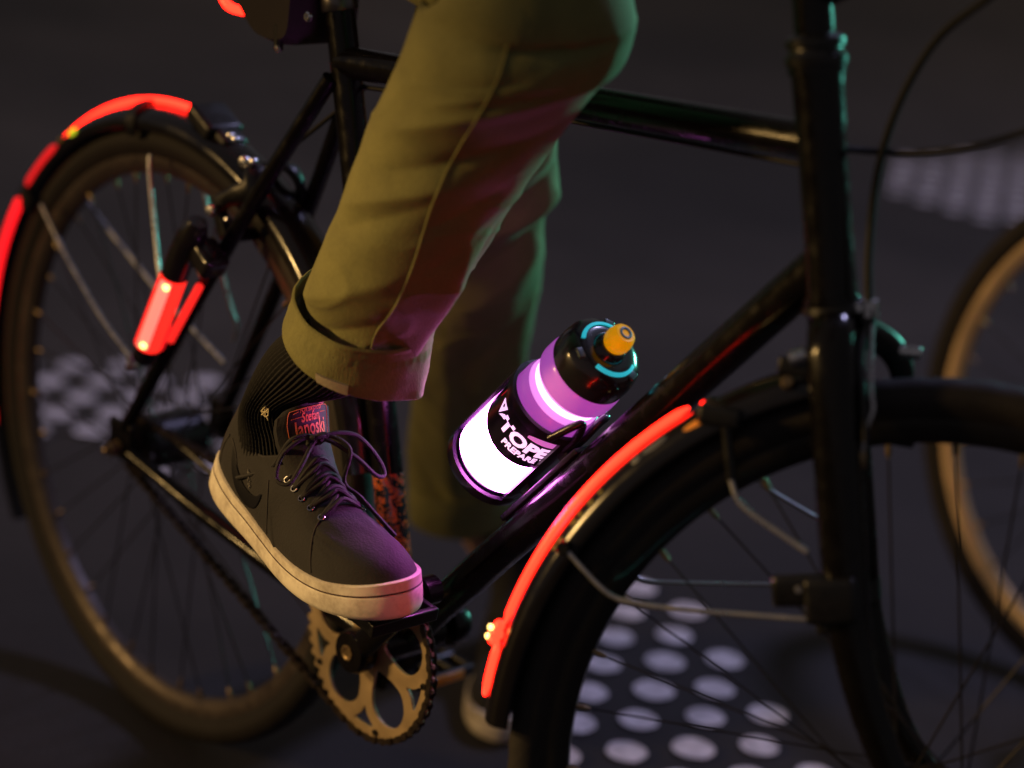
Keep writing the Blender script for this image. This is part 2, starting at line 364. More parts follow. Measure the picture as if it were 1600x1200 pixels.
# fenders
def fender(C, ax, e1, e2, a0, a1, half=24.5, dr=0):
    bm = NB(); prof = [(-half, 346), (-half-.3, 354), (-half+3, 360), (-half*.55, 365.5), (-6, 368), (6, 368), (half*.55, 365.5), (half-3, 360), (half+.3, 354), (half, 346)]
    full = [(y, r+dr) for y, r in prof] + [(y*.93, r-1.8+dr) for y, r in prof[::-1]]
    N = 90; rings = [[C + (e1*cos(t)+e2*sin(t))*r + ax*y for y, r in full] for t in [radians(a0+(a1-a0)*i/N) for i in range(N+1)]]
    bridge(bm, rings, capA=True, capB=True); return obj('fender', bm, FENDM, bike)
def strip(par, C, ax, e1, e2, a0, a1, rr, yoff, w=6.5, h=3.6, m=RED, core=True, taper=True):
    N = max(6, int(abs(a1-a0)*1.3)); P = [C + (e1*cos(t)+e2*sin(t))*rr + ax*yoff for t in [radians(a0+(a1-a0)*i/N) for i in range(N+1)]]
    bm = NB(); rad = [w*(min(1, .35+i/3) if taper else 1)*(min(1, .35+(N-i)/3) if taper else 1) for i in range(N+1)]
    tube(bm, P, rad, 14, sx=1, sy=h/w, ref=ax); o = obj('light_strip', bm, m, par)
    if core:
        bm = NB(); P2 = [C + (e1*cos(t)+e2*sin(t))*(rr+h*.55) + ax*(yoff) for t in [radians(a0+(a1-a0)*(i/N*.96+.02)) for i in range(N+1)]]
        tube(bm, P2, [r*.55 for r in rad], 10, sx=1, sy=h*.8/w, ref=ax)
        b2 = bmesh.new(); b2.from_mesh(o.data); base = BASE[o.name]
        vm = [b2.verts.new(W(v.co)-base) for v in bm.verts]; bm.verts.index_update()
        for f in bm.faces: b2.faces.new([vm[v.index] for v in f.verts]).material_index = 1
        b2.to_mesh(o.data); b2.free(); bm.free(); o.data.materials.append(REDC)
    return o
ffd = fender(FA, FAX, E1, E2, 112, 180.5, 26)
rfd = fender(RA, YAX, XAX, ZAX, 14, 215, 26)
strip(ffd, FA, FAX, E1, E2, 130.5, 168, 372, 0, 4.4, 3.2)
strip(ffd, FA, FAX, E1, E2, 170.5, 178, 372, 0, 4.4, 3.4)
bm = NB()
for a, y, r in ((169.6, 0, 6.5), (168.6, 2.5, 5), (170.4, -2.5, 5)):
    c = FA+(E1*cos(radians(a))+E2*sin(radians(a)))*376+FAX*y; lathe(bm, [(r*.2, -r), (r*.75, -r*.6), (r, 0), (r*.75, r*.6), (r*.2, r)], c, FAX, 14)
kn = obj('light_strip_clip', bm, RED, ffd)
bm = NB()
for a, y in ((169.0, -3), (170.3, -1)):
    c = FA+(E1*cos(radians(a))+E2*sin(radians(a)))*381.5+FAX*y; lathe(bm, [(.5, -2.6), (2.2, -1.8), (2.8, 0), (2.2, 1.8), (.5, 2.6)], c, FAX, 12)
obj('led', bm, LED, ffd)
strip(rfd, RA, YAX, XAX, ZAX, 87.5, 136, 373, 3, 4.9, 3.3)
strip(rfd, RA, YAX, XAX, ZAX, 128, 142.8, 357.5, -25, 2.6, 5.0, m=REDD, core=False)
strip(rfd, RA, YAX, XAX, ZAX, 145, 196, 353, -28, 2.8, 8.0, m=REDM, core=False)
def spot(par, name, C, ax, e1, e2, a, r, y, w, h, m, th=2, ex=0):
    d = e1*cos(radians(a))+e2*sin(radians(a)); t = -e1*sin(radians(a))+e2*cos(radians(a)); c = C+d*r+ax*y
    bm = NB(); nrm = (d*(1)+ax*ex).normalized(); q = nrm.cross(t).normalized()
    rings = [[c + nrm*z + (t*cos(2*pi*k/20)*w + q*sin(2*pi*k/20)*h)*s for k in range(20)] for z, s in ((-1, 1), (th*.6, .95), (th, .6))]
    bridge(bm, rings, True, True, True); return obj(name, bm, m, par)
spot(rfd, 'fender_reflector', RA, YAX, XAX, ZAX, 121.5, 358, -25, 7.5, 4.5, YREF, 2.5, -1.2)
spot(rfd, 'fender_reflector', RA, YAX, XAX, ZAX, 126.0, 359, -25, 6.5, 2.4, YMARK, 2.5, -1.2)
spot(rfd, 'led', RA, YAX, XAX, ZAX, 167, 376, -7, 8, 4, LED, 2, -.5)
for a, wd in ((144, 4.5), (101.2, 2.6)):
    bm = NB()
    N = 3; P = [(-28.5, 340), (-29, 354), (-25, 364), (-14, 371.5), (0, 374.5), (14, 371.5), (25, 364), (29, 354), (28.5, 340)]
    rings = [[RA + (XAX*cos(t)+ZAX*sin(t))*(r-q) + YAX*(y*(1-q*.02)) for q in (0, 4) for (y, r) in (P if q == 0 else P[::-1])] for t in (radians(a-wd/2), radians(a+wd/2))]
    bridge(bm, rings, True, True, True); obj('fender_clip', bm, PLAST, rfd)
# yellow glints put in as coloured marks on the front fender flank
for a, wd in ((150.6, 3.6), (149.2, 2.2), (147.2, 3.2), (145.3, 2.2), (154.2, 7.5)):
    spot(ffd, 'fender_mark', FA, FAX, E1, E2, a, 362.4, -20.6, wd, 1.2, YMARK, .5, -1.1)
spot(ffd, 'fender_bolt', FA, FAX, E1, E2, 128.4, 369, -4, 3, 3, RED, 2)
spot(ffd, 'fender_mark', FA, FAX, E1, E2, 129.6, 359.5, -23.5, 14, 2.6, mat('orange_decal', (.7, .25, .03), .3, emit=(.8, .22, .02), es=.25), .6, -1.6)
for a, rr in ((136, 13), (139, 5)):
    spot(ffd, 'fender_mark', FA, FAX, E1, E2, a, 362.6, -20.4, rr, 3.0, mat('grey_blue_decal', (.10, .11, .16), .3), .5, -1.1)
# stays
def stay(par, pts, r=2.0, m=None, n=10):
    bm = NB(); P = []
    for i in range(len(pts)-1): P += [pts[i].lerp(pts[i+1], k/4) for k in range(4)]
    P.append(pts[-1]); 
    for _ in range(2): P = [P[0]]+[(P[i-1]+P[i]*2+P[i+1])/4 for i in range(1, len(P)-1)]+[P[-1]]
    tube(bm, P, r, n); return obj('stay', bm, m or STAYM, par)
stay(rfd, [at(65, 320, -29), at(100, 395, -40), at(160, 500, -62), at(203, 556, -72)], 2.4)
stay(rfd, [at(130, 308, 29), at(180, 372, 36), at(260, 470, 46), at(350, 566, 58)], 2.4)
stay(rfd, [at(235, 242, -29), at(233, 262, -33), at(243, 370, -55), at(252, 455, -68)], 2.4)
stay(rfd, [at(316, 285, 29), at(326, 330, 30)], 2.2)
stay(rfd, [at(333, 375, 31), at(346, 425, 36), at(360, 480, 45), at(372, 510, 52), at(366, 532, 56)], 2.2)
stay(rfd, [at(405, 378, 30), at(430, 425, 30), at(462, 490, 30)], 2.2)
stay(ffd, [pln(878, 852, FA+FAX*-29, FAX), pln(932, 912, FA+FAX*-33, FAX), pln(962, 937, FA+FAX*-34, FAX), pln(1040, 951, FA+FAX*-38, FAX), pln(1273, 969, FA+FAX*-52, FAX)], 2.3)
stay(ffd, [pln(990, 898, FA+FAX*29, FAX), pln(1005, 908, FA+FAX*30, FAX), pln(1060, 911, FA+FAX*36, FAX), pln(1330, 916, FA+FAX*50, FAX)], 2.0)
stay(ffd, [pln(1140, 742, FA+FAX*-29, FAX), pln(1151, 780, FA+FAX*-32, FAX), pln(1170, 800, FA+FAX*-36, FAX), pln(1262, 862, FA+FAX*-48, FAX)], 2.5)
stay(ffd, [pln(1175, 735, FA+FAX*29, FAX), pln(1190, 760, FA+FAX*31, FAX), pln(1290, 818, FA+FAX*44, FAX)], 2.1)
# stay clips on fork and seat stays
def clip(par, p, ax, r=7, h=12, m=PLAST, nm='stay_clip'):
    bm = NB(); lathe(bm, [(r*.8, -h/2), (r, -h/2+1.5), (r, h/2-1.5), (r*.8, h/2)], p, ax, 16); return obj(nm, bm, m, par)
clip(ffd, pln(880, 856, FA+FAX*-29, FAX), FAX, 6, 8); clip(rfd, at(206, 562, -74), YAX, 5, 10, STAYM); clip(rfd, at(207, 572, -76), YAX, 3, 14, NIPM)
p = pln(1250, 922, FA+FAX*-48, FAX)
bm = NB(); box(bm, pln(1262, 922, FA+FAX*-50, FAX), 56, 12, 26, FF, FAX, HD, bev=6); box(bm, pln(1300, 935, FA+FAX*-50, FAX), 40, 30, 36, FF, FAX, HD, bev=5)
box(bm, pln(1292, 975, FA+FAX*-46, FAX), 16, 14, 16, FF, FAX, HD, bev=3)
obj('stay_mount', bm, PLAST, ffd)
for px in (1248, 1263): clip(ffd, pln(px, 921, FA+FAX*-57, FAX), FAX, 3, 4, STAYM, 'mount_bolt')
bm = NB(); box(bm, pln(1130, 645, FA+FAX*-10, FAX), 34, 50, 16, E1, FAX, E2, bev=4); tube(bm, [pln(1133, 650, FA+FAX*-30, FAX), pln(1143, 748, FA+FAX*-30, FAX)], 4.5, 10)
obj('fender_bracket', bm, PLAST, ffd)
# chainring
def ring_hole(P, m=5): return [(q.x, q.y) for q in spline([V((r*cos(radians(a)), r*sin(radians(a)), 0)) for r, a in P], m, True)]
CRR = 97; T = 48; outl = []
for i in range(T):
    for f, r in ((0, CRR-5.5), (.22, CRR-3.5), (.38, CRR), (.62, CRR), (.78, CRR-3.5)):
        a = 2*pi*(i+f)/T; outl.append((r*cos(a), r*sin(a)))
holes = []
for k in range(5):
    a = -88+72*k
    holes.append([(q.x, q.y) for q in spline([V((r*cos(radians(a+d)), r*sin(radians(a+d)), 0)) for r, d in ((63, 0), (72, 4.2), (82, 10.5), (83.5, 7), (83.5, 0), (83.5, -7), (82, -10.5), (72, -4.2))], 4, True)])
    c = a+36
    holes.append([(q.x, q.y) for q in spline([V((r*cos(radians(c+d)), r*sin(radians(c+d)), 0)) for r, d in ((24, 0), (32, 16), (46, 24.5), (62, 24.5), (76, 15.5), (83, 5), (83, -5), (76, -15.5), (62, -24.5), (46, -24.5), (32, -16))], 4, True)])
bm = NB(); put(bm, curve_mesh([outl]+holes, 1.3, .5), lambda v: V((v.x, -44+v.z, v.y))); ring = obj('chainring', bm, RINGM, bike)
for k in range(5):
    for d, r in ((13, 86.5),):
        a = radians(-88+72*k+d); bm = NB(); lathe(bm, [(3.3, 0), (3.3, 2.6), (1.8, 2.8), (1.7, 1.2)], V((r*cos(a), -45.6, r*sin(a))), (0, -1, 0), 12); obj('ring_bolt', bm, SPOKEM, ring)
# cranks and pedals
CA = radians(46); CRL = 152
for s, aa in ((-1, CA), (1, CA+pi)):
    u = V((cos(aa), 0, sin(aa))); bm = NB()
    lathe(bm, [(9, 0), (21, 1), (22.5, 6), (22.5, 17), (20, 21), (12, 22)], V((0, s*50, 0)), (0, s, 0), 32)
    N = 12; rings = []
    for i in range(N+1):
        t = i/N; c = u*(CRL*t)+V((0, s*(62+9*t), 0)); hw = 15-3.5*t if t < .9 else 12; th = 8
        rings.append([c + u.cross(YAX)*(hw*cos(a))*(1 if abs(cos(a)) < .99 else 1) + YAX*(th*sin(a)) for a in [2*pi*k/16 for k in range(16)]])
    bridge(bm, rings, True, True, True); lathe(bm, [(10, -9), (14, -8), (14, 8), (10, 9)], u*CRL+V((0, s*71, 0)), YAX, 24)
    ck = obj('crank_arm', bm, PAINT, bike)
    bm = NB(); lathe(bm, [(8, 0), (8, 1), (6, 1.2), (5, .4), (3.4, .4), (3.2, -1)], V((0, s*72.2, 0)), (0, s, 0), 20)
    for k in range(8): box(bm, V((7*cos(k*pi/4), s*73.2, 7*sin(k*pi/4))), 1.6, 1.4, 1.6, bev=.3)
    obj('crank_bolt', bm, NIPM, ck)
    pc = u*CRL+V((0, s*126, 0)); pu = V((cos(-.12), 0, sin(-.12))) if s < 0 else V((1, 0, 0)); pv = pu.cross(YAX)*-1
    bm = NB(); tube(bm, [u*CRL+V((0, s*74, 0)), pc+V((0, s*36, 0))], 8, 16)
    for yy in (-34, -12, 12, 34): box(bm, pc+V((0, yy, 0)), 66, 6, 13, pu, YAX, pv, bev=2)
    for xx in (-34, 34): box(bm, pc+pu*xx, 7, 76, 13, pu, YAX, pv, bev=2)
    pd = obj('pedal', bm, PLAST, bike)
    for xx in ((-38.5,) if s < 0 else (-38.5, 38.5)):
        bm = NB(); box(bm, pc+pu*xx, 3, 44, 10, pu, YAX, pv, bev=1); obj('pedal_reflector', bm, mat('amber_reflector', (.8, .30, .03), .15), pd)
# chain: links around chainring and sprocket
r1, r2 = CRR-2.5, 33; c1, c2 = V((0, -44, 0)), V((RA.x, -44, RA.z)); dv = c2-c1; dist = dv.length; ang = atan2(dv.z, dv.x); be = math.acos((r1-r2)/dist)
path = []
def arc(c, r, a0, a1, N): return [c+V((r*cos(a0+(a1-a0)*i/N), 0, r*sin(a0+(a1-a0)*i/N))) for i in range(N+1)]
pA = arc(c1, r1, ang+be, ang+2*pi-be, 120); pB = arc(c2, r2, ang-be, ang+be, 40)
path = pA+[pA[-1].lerp(pB[0], k/60) for k in range(1, 60)]+pB+[pB[-1].lerp(pA[0], k/60) for k in range(1, 60)]
Ls = [0]
for i in range(len(path)): Ls.append(Ls[-1]+(path[(i+1) % len(path)]-path[i]).length)
def pp(s):
    s %= Ls[-1]; lo, hi = 0, len(Ls)-1
    while hi-lo > 1:
        m_ = (lo+hi)//2
        if Ls[m_] <= s: lo = m_
        else: hi = m_
    f = (s-Ls[lo])/max(1e-6, Ls[lo+1]-Ls[lo]); return path[lo % len(path)].lerp(path[(lo+1) % len(path)], f)
nl = int(Ls[-1]/12.7)//2*2; bm = NB()
for i in range(nl):
    a, b_ = pp(i*Ls[-1]/nl), pp((i+1)*Ls[-1]/nl); t = (b_-a).normalized(); o = 3.9 if i % 2 else 2.5; q = t.cross(YAX)
    for s in (-1, 1): 
        rings = []
        for z in (-.55, .55):
            rings.append([a.lerp(b_, .5)+YAX*(s*o+z) + t*x + q*y for x, y in ((-9.8, 0), (-8.4, 3.4), (-4.5, 3.6), (0, 2.4), (4.5, 3.6), (8.4, 3.4), (9.8, 0), (8.4, -3.4), (4.5, -3.6), (0, -2.4), (-4.5, -3.6), (-8.4, -3.4))])
        bridge(bm, rings, True, True, True)
    tube(bm, [a-YAX*4.8, a+YAX*4.8], 2.6, 8)
obj('chain', bm, CHAINM, bike)
bm = NB(); outl = []
for i in range(16):
    for f, r in ((0, 28), (.3, 34), (.7, 34)): a = 2*pi*(i+f)/16; outl.append((r*cos(a), r*sin(a)))
put(bm, curve_mesh([outl], 1.2), lambda v: V((RA.x+v.x, -44+v.z, RA.z+v.y))); obj('sprocket', bm, CHAINM, bike)
# rear rim brake
rb = V((-250, 0, 352)); bm = NB()
def P3(px, py, Y): return at(px, py, Y)
for s, pts in ((-1, [(372, 262, -6), (398, 262, -14), (392, 295, -26), (352, 312, -36), (336, 330, -38)]), (1, [(400, 258, 6), (452, 262, 16), (470, 300, 30), (440, 330, 36), (420, 345, 34)])):
    tube(bm, spline([at(*q) for q in pts], 5), [8]*6+[9]*8+[7]*7, 12, sx=.6, sy=1.3)
box(bm, at(345, 338, -34), 46, 11, 15, V((.5, 0, -.87)), YAX, V((.87, 0, .5)), bev=3)
box(bm, at(335, 190, 0)+V((0, 0, 0)), 46, 44, 20, V((.9, 0, -.42)), YAX, V((.42, 0, .9)), bev=6)
box(bm, at(352, 215, 0), 40, 30, 22, V((.9, 0, -.42)), YAX, V((.42, 0, .9)), bev=6)
br = obj('rear_brake', bm, PLAST, bike)
for px, py, Y, r in ((334, 328, -44, 6.5), (385, 252, -14, 6), (399, 253, -16, 4.5), (364, 212, -18, 3.5), (372, 218, -18, 3.5), (450, 308, 40, 7), (360, 343, -44, 3.2)):
    bm = NB(); lathe(bm, [(r*.6, 0), (r, 1), (r, 5), (r*.7, 7.5), (r*.2, 8)], at(px, py, Y), (0.25, -1, .1), 14); obj('brake_bolt', bm, STEEL, br)
bm = NB(); tube(bm, [at(346, 228, -10), at(370, 246, -10), at(382, 262, -12)], 3.2, 10); obj('cable_adjuster', bm, NIPM, br)
bm = NB(); tube(bm, [at(395, 280, -8), at(384, 262, -10), at(352, 240, -6)], 2.5, 8); obj('brake_cable', bm, PLAST, br)
# front rim brake
def fp(px, py, y): return pln(px, py, HB-HD*60+FAX*y, FAX)
bm = NB()
fb0 = HB-HD*58+FF*28
for s, pts in ((-1, [(1352, 520, -2), (1342, 560, -20), (1346, 620, -32), (1350, 690, -38)]), (1, [(1356, 520, 2), (1392, 545, 20), (1410, 585, 32), (1395, 640, 36), (1388, 670, 36)])):
    tube(bm, spline([fp(px, py, y) for px, py, y in pts], 5), [8]*16 if s < 0 else [8]*21, 12, sx=1.4, sy=.6)
for px, py, y in ((1396, 682, 14), (1250, 575, -30)):
    box(bm, fp(px, py, y), 34, 9, 13, E1, FAX, E2, bev=3)
box(bm, fp(1356, 500, 0), 12, 16, 22, FF, FAX, HD, bev=3)
fb = obj('front_brake', bm, PLAST, bike)
def cyl(nm, a, b_, r, m, par, n=14):
    bm = NB(); d = (b_-a); tube(bm, [a, a+d*.06, b_-d*.06, b_], [r*.8, r, r, r*.8], n); return obj(nm, bm, m, par)
cyl('barrel_adjuster', fp(1357, 466, 0), fp(1356, 496, 0), 8.5, STEEL, fb)
cyl('barrel_adjuster', fp(1336, 474, -10), fp(1341, 488, -10), 4, STEEL, fb)
cyl('brake_bolt', fp(1404, 549, 24), fp(1440, 553, 24), 5.5, STEEL, fb)
cyl('brake_bolt', fp(1262, 553, -34), fp(1234, 562, -34), 6, STEEL, fb)
cyl('cable_end', fp(1347, 705, -42), fp(1346, 732, -42), 3.4, NIPM, fb)
clip(fb, fp(1392, 680, 4), FAX, 7, 8, STEEL, 'brake_bolt')
clip(fb, fp(1230, 598, -30), V((.5, -.6, .6)), 5, 8, NIPM, 'brake_bolt')
CABM = mat('black_cable_housing', (.004, .004, .005), .55, spec=.3)
def cable(pts, r, par=bike, nm='cable', m=CABM):
    bm = NB(); tube(bm, spline(pts, 10), r, 10); return obj(nm, bm, m, par)
cable([fp(1363, 500, -4), fp(1361, 600, -34), fp(1364, 640, -40), fp(1354, 670, -42), fp(1347, 712, -42)], 1.8, fb, 'brake_cable', STAYM)
dF = depth(HT)
cable([atd(1357, 470, 1700), atd(1357, 400, 1702), atd(1366, 300, 1705), atd(1385, 215, 1700), atd(1420, 130, 1690), atd(1470, 55, 1670), atd(1540, 0, 1640), atd(1620, -60, 1610)], 3.2)
cable([atd(1322, 233, 1712), atd(1370, 237, 1712), atd(1440, 238, 1690), atd(1520, 228, 1660), atd(1600, 206, 1640), atd(1700, 170, 1600)], 2.6)
cable([ttB+V((-10, 8, -22)), ttA.lerp(ttB, .5)+V((0, 10, -20)), ttA+V((30, 10, -20)), ttA+V((6, 14, -32)), at(400, 275, 2)], 2.4)
bm = NB(); tube(bm, [(RA.x+40, -40, 95), (-30, -34, 34)], 2.2, 8); obj('cable', bm, PLAST, bike)
# fork leg band
bm = NB(); c = HB-HD*238+FAX*46.5; tube(bm, [c+HD*9, c-HD*9], 16.8, 20, sx=1.1, sy=.86, ref=FF); obj('leg_band', bm, PLAST, fork)
# tail light bar on the seat stay
tl = at(250, 490, -80); a = at(232, 536, -80); b_ = at(272, 430, -80); c = at(300, 372, -80); ax = (b_-a).normalized()
bm = NB(); tube(bm, [a-ax*26, a-ax*22, a-ax*1], [8, 12, 13], 20); tube(bm, [b_+ax*1, b_+ax*30, b_+ax*52], [14.5, 14.5, 12.5], 20); tube(bm, [a-ax*20+YAX*9, b_+ax*20+YAX*9], 4.5, 12)
tube(bm, [b_+ax*44-V((6, 0, 4)), c+ax*8, c+ax*22], [12, 15, 10], 20)
box(bm, (b_+ax*38+V((24, 12, -6))), 40, 30, 26, V((.8, 0, -.5)), YAX, V((.5, 0, .8)), bev=6)
tail = obj('tail_light', bm, mat('black_glossy_housing', (.012, .010, .010), .16, coat=.4), bike)
bm = NB(); tube(bm, [a-ax*2, b_+ax*2], 14.2, 24); obj('light_lens', bm, mat('lit_red_lens', (.5, .02, .015), .2, emit=(1, .02, .012), es=1.7), tail)
pn = (-D_-ax*(-D_).dot(ax)).normalized(); sd = ax.cross(pn)
bm = NB(); box(bm, a.lerp(b_, .5)+pn*14.2-sd*2.2, 12.5, (b_-a).length*.96, 3, sd, ax, pn, bev=1.4); obj('lens_bar', bm, mat('lit_pink_bar', (.9, .4, .35), .3, emit=(1, .24, .17), es=1.1), tail)
for f in (.07, .93):
    bm = NB(); lathe(bm, [(3.6, 0), (3.6, 1), (2, 2)], a.lerp(b_, f)+pn*15.8-sd*(0 if f > .5 else 1), pn, 14); obj('led', bm, LED, tail)
bm = NB(); o1, o2 = at(266, 532, -72), at(312, 447, -72); tube(bm, [o1, o2], 4.2, 10); obj('light_lens', bm, mat('lit_red_rear_lens', (.5, .02, .015), .2, emit=(1, .02, .015), es=1.1), tail)
bm = NB(); tube(bm, [at(250, 545, -70), at(262, 520, -70), at(262, 500, -70)], 3.2, 10); obj('light_lens', bm, REDD, tail)

# bottle cage on the down tube
BP = 72.5; B0 = 232; B0v = DT*B0 + DN*BP                           # bottle foot centre
def bc(l, r, ph, off=V((0, 0, 0))):                              # l along the bottle, ph: 0 = away from tube, -90 = towards camera side
    return B0v + DT*l + (DN*cos(ph) + (-YAX)*sin(ph))*r
VPH = math.degrees(atan2(-D_.dot(-YAX), -D_.dot(DN)))           # the side of the bottle that faces the street here
bm = NB(); RB = 39.2; R0 = RB+1.6
def band(l0, l1, p0, p1, r=R0, th=3.0, wob=None, N=40):
    rings = []
    for i in range(N+1):
        ph = radians(p0+(p1-p0)*i/N); d = wob(p0+(p1-p0)*i/N) if wob else 0
        rings.append([bc(l0+d, r, ph), bc(l0+d+1, r+th, ph), bc((l0+l1)/2+d, r+th+.6, ph), bc(l1+d-1, r+th, ph), bc(l1+d, r, ph)])
    bridge(bm, rings, True, True, True)
band(103, 115, VPH-178, VPH+178, wob=lambda p: 3*cos(radians(p-VPH-60)), N=80)
def wall(p0, p1, l0, l1, N=14):
    rings = []
    for i in range(N+1):
        l = l0+(l1-l0)*i/N; sh = 1-min(1, (i/N)/.12)
        a, b = radians(p0+(p1-p0)*.25*sh), radians(p1-(p1-p0)*.25*sh); rings.append([bc(l, R0-sh*6, a), bc(l, R0-sh*6, b), bc(l, R0+3.2-sh*7, b), bc(l, R0+3.8-sh*7, (a+b)/2), bc(l, R0+3.2-sh*7, a)])
    bridge(bm, rings, True, True, True)
wall(VPH-104, VPH-80, -8, 112); wall(VPH+60, VPH+80, -8, 112); wall(160, 200, -8, 112)
band(-7, 5, VPH-178, VPH+178, N=80); lathe(bm, [(2, -10.5), (26, -10.5), (33, -8.5), (35.5, -4), (34, -1), (28, -2), (2, -2.5)], B0v, DT, 48)
tube(bm, spline([bc(100, R0+3, radians(VPH+72)), bc(120, R0+3, radians(VPH+74)), bc(136, R0+1, radians(VPH+78)), bc(141, R0+1, radians(VPH+88)), bc(136, R0+2, radians(VPH+98)), bc(112, R0+3, radians(VPH+104))], 6), 3.8, 12)
tube(bm, spline([bc(100, R0+3, radians(-VPH-72)), bc(120, R0+3, radians(-VPH-74)), bc(136, R0+1, radians(-VPH-78)), bc(141, R0+1, radians(-VPH-88)), bc(112, R0+3, radians(-VPH-104))], 6), 3.8, 12)
box(bm, B0v+DT*52-DN*(BP-19.5), 130, 22, 6, DT, YAX, DN, bev=2)
for l in (30, 95): box(bm, B0v+DT*l-DN*(BP-30), 14, 14, 24, DT, YAX, DN, bev=2)
obj('bottle_cage', bm, mat('black_cage_plastic', (.014, .010, .020), .28, coat=.2), bike)

# ------------------------------------------------------------------ water bottle (glowing)
bottle = thing('water_bottle', B0v, 'glowing purple and white squeeze bottle with yellow nozzle in the cage on the down tube', 'bottle')
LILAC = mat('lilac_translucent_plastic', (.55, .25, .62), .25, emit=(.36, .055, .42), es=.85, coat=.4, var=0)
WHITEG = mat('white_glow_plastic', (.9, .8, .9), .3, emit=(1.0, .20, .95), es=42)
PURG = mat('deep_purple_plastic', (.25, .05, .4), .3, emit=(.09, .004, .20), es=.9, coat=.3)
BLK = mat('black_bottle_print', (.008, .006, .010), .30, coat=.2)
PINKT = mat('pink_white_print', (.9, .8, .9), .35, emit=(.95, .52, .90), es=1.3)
prof = [(2, 0), (28, .5), (34.5, 3), (RB-.4, 9), (RB, 14), (RB, 60), (RB, 112), (RB-.5, 122), (RB-3.2, 130), (RB-5.4, 136), (RB-5.4, 141), (RB-2.0, 146), (RB-.4, 150), (RB-.2, 156), (RB-.8, 166), (RB-3, 171), (30, 173)]
pv = spline([V((r, z, 0)) for r, z in prof], 4)
bm = NB(); Nn = 96
rings = [[B0v + DT*q.y + (DN*cos(radians(VPH)+2*pi*k/Nn) - YAX*sin(radians(VPH)+2*pi*k/Nn))*max(.1, q.x) for k in range(Nn)] for q in pv]
bridge(bm, rings, True, True, True)
for f in bm.faces:
    c = f.calc_center_median()-B0v; l = c.dot(DT); ph = math.degrees(atan2(c.dot(-YAX), c.dot(DN)))-VPH; ph = (ph+180) % 360-180
    f.material_index = 0
    if 8 < l < 90: f.material_index = 1 if -128 < ph < 66 else 2
    if l <= 5: f.material_index = 2
    if 129 < l < 134 or 144 < l < 148.5: f.material_index = 4
    if (5 < l < 10 or 54 < ph < 66) and 5 < l < 90: f.material_index = 4
    if 134 < l < 144: f.material_index = 3
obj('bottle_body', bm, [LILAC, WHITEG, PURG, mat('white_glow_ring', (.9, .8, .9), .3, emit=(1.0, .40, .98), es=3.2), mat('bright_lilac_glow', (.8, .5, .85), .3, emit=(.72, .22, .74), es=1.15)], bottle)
def patch(name, f0, f1, p0, p1, r, m, N=60, K=6):
    bm = NB(); rings = []
    for i in range(N+1):
        p = p0+(p1-p0)*i/N; l0, l1 = f0(p), f1(p)
        rings.append([bc(l0+(l1-l0)*k/K, r, radians(p)) for k in range(K+1)])
    bridge(bm, rings, closed=False); return obj(name, bm, m, bottle)
patch('printed_band', lambda p: 61-5.5*cos(radians(p-VPH)*1.3) if abs(p-VPH) < 120 else 62, lambda p: 104.5, VPH-180, VPH+180, RB+.25, BLK, 120)
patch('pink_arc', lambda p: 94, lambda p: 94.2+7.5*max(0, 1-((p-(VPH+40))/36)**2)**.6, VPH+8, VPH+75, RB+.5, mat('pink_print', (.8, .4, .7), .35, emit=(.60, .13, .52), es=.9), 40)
def wrap_text(s, size, l, pc, bold, shear, xs, m, nm, r=RB+.55):
    vf = text_mesh(s, size, .25, bold, shear=shear, xs=xs); bm = NB()
    put(bm, vf, lambda v: bc(l+v.y, r+v.z, radians(pc + math.degrees(v.x/RB)))); return obj(nm, bm, m, bottle, smooth=False)
wrap_text('TOPEAK', 19.5, 76.5, VPH+31, .8, .0, 1.15, PINKT, 'lettering')
wrap_text('PREPARE TO RIDE', 9.6, 66.5, VPH+44, .25, 0, 1.0, PINKT, 'lettering')
bm = NB(); pc = VPH-43
def em(pts, hole=None):
    vf = curve_mesh([pts]+([hole] if hole else []), .25); put(bm, vf, lambda v: bc(80+v.y*1.15, RB+.55+v.z, radians(pc+math.degrees(v.x*1.2/RB))))
em([(-7, 11), (3.5, 11.5), (-1, 0)], [(-1.9+1.6*cos(t*pi/6), 8.3+2.0*sin(t*pi/6)) for t in range(12)])
em([(0.5, 0), (2.2, 3.4), (4.6, 6.2), (8, 7.2), (7.4, 3.6), (4, 2.4)])
obj('emblem', bm, PINKT, bottle, smooth=False)
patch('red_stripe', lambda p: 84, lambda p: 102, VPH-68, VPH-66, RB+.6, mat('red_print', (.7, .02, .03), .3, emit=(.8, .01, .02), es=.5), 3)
# cap
CAPM = mat('glossy_black_cap', (.012, .013, .018), .22, coat=.5)
bm = NB(); C0 = B0v+DT*170
facet = lambda t, z: 1 - .012*(abs(((t/(2*pi)*12) % 1)-.5)*2)
lathe(bm, [(36.2, 0), (38, 1), (38.2, 12), (37.6, 20), (35.5, 25), (30, 29), (25, 31), (20, 31.6), (16, 31.6), (14.5, 35), (12, 38), (8, 38.6)], C0, DT, 96, fn=lambda t, z: facet(t, z) if z > 13 and z < 30 else 1)
cap = obj('cap', bm, CAPM, bottle)
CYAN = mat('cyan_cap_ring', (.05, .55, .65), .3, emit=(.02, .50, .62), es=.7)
bm = NB()
for p0, p1 in ((VPH-190+0, VPH-60), (VPH+5, VPH+105)):
    rings = []
    for i in range(31):
        ph = radians(p0+(p1-p0)*i/30); rings.append([C0+DT*z+(DN*cos(ph)-YAX*sin(ph))*r for r, z in ((27.6, 29.2), (27.6, 31.6), (24.6, 32.8), (24.6, 30.2))])
    bridge(bm, rings, True, True, True)
obj('cap_ring', bm, CYAN, cap)
CFM = mat('teal_grey_cap_inset', (.05, .09, .10), .3)
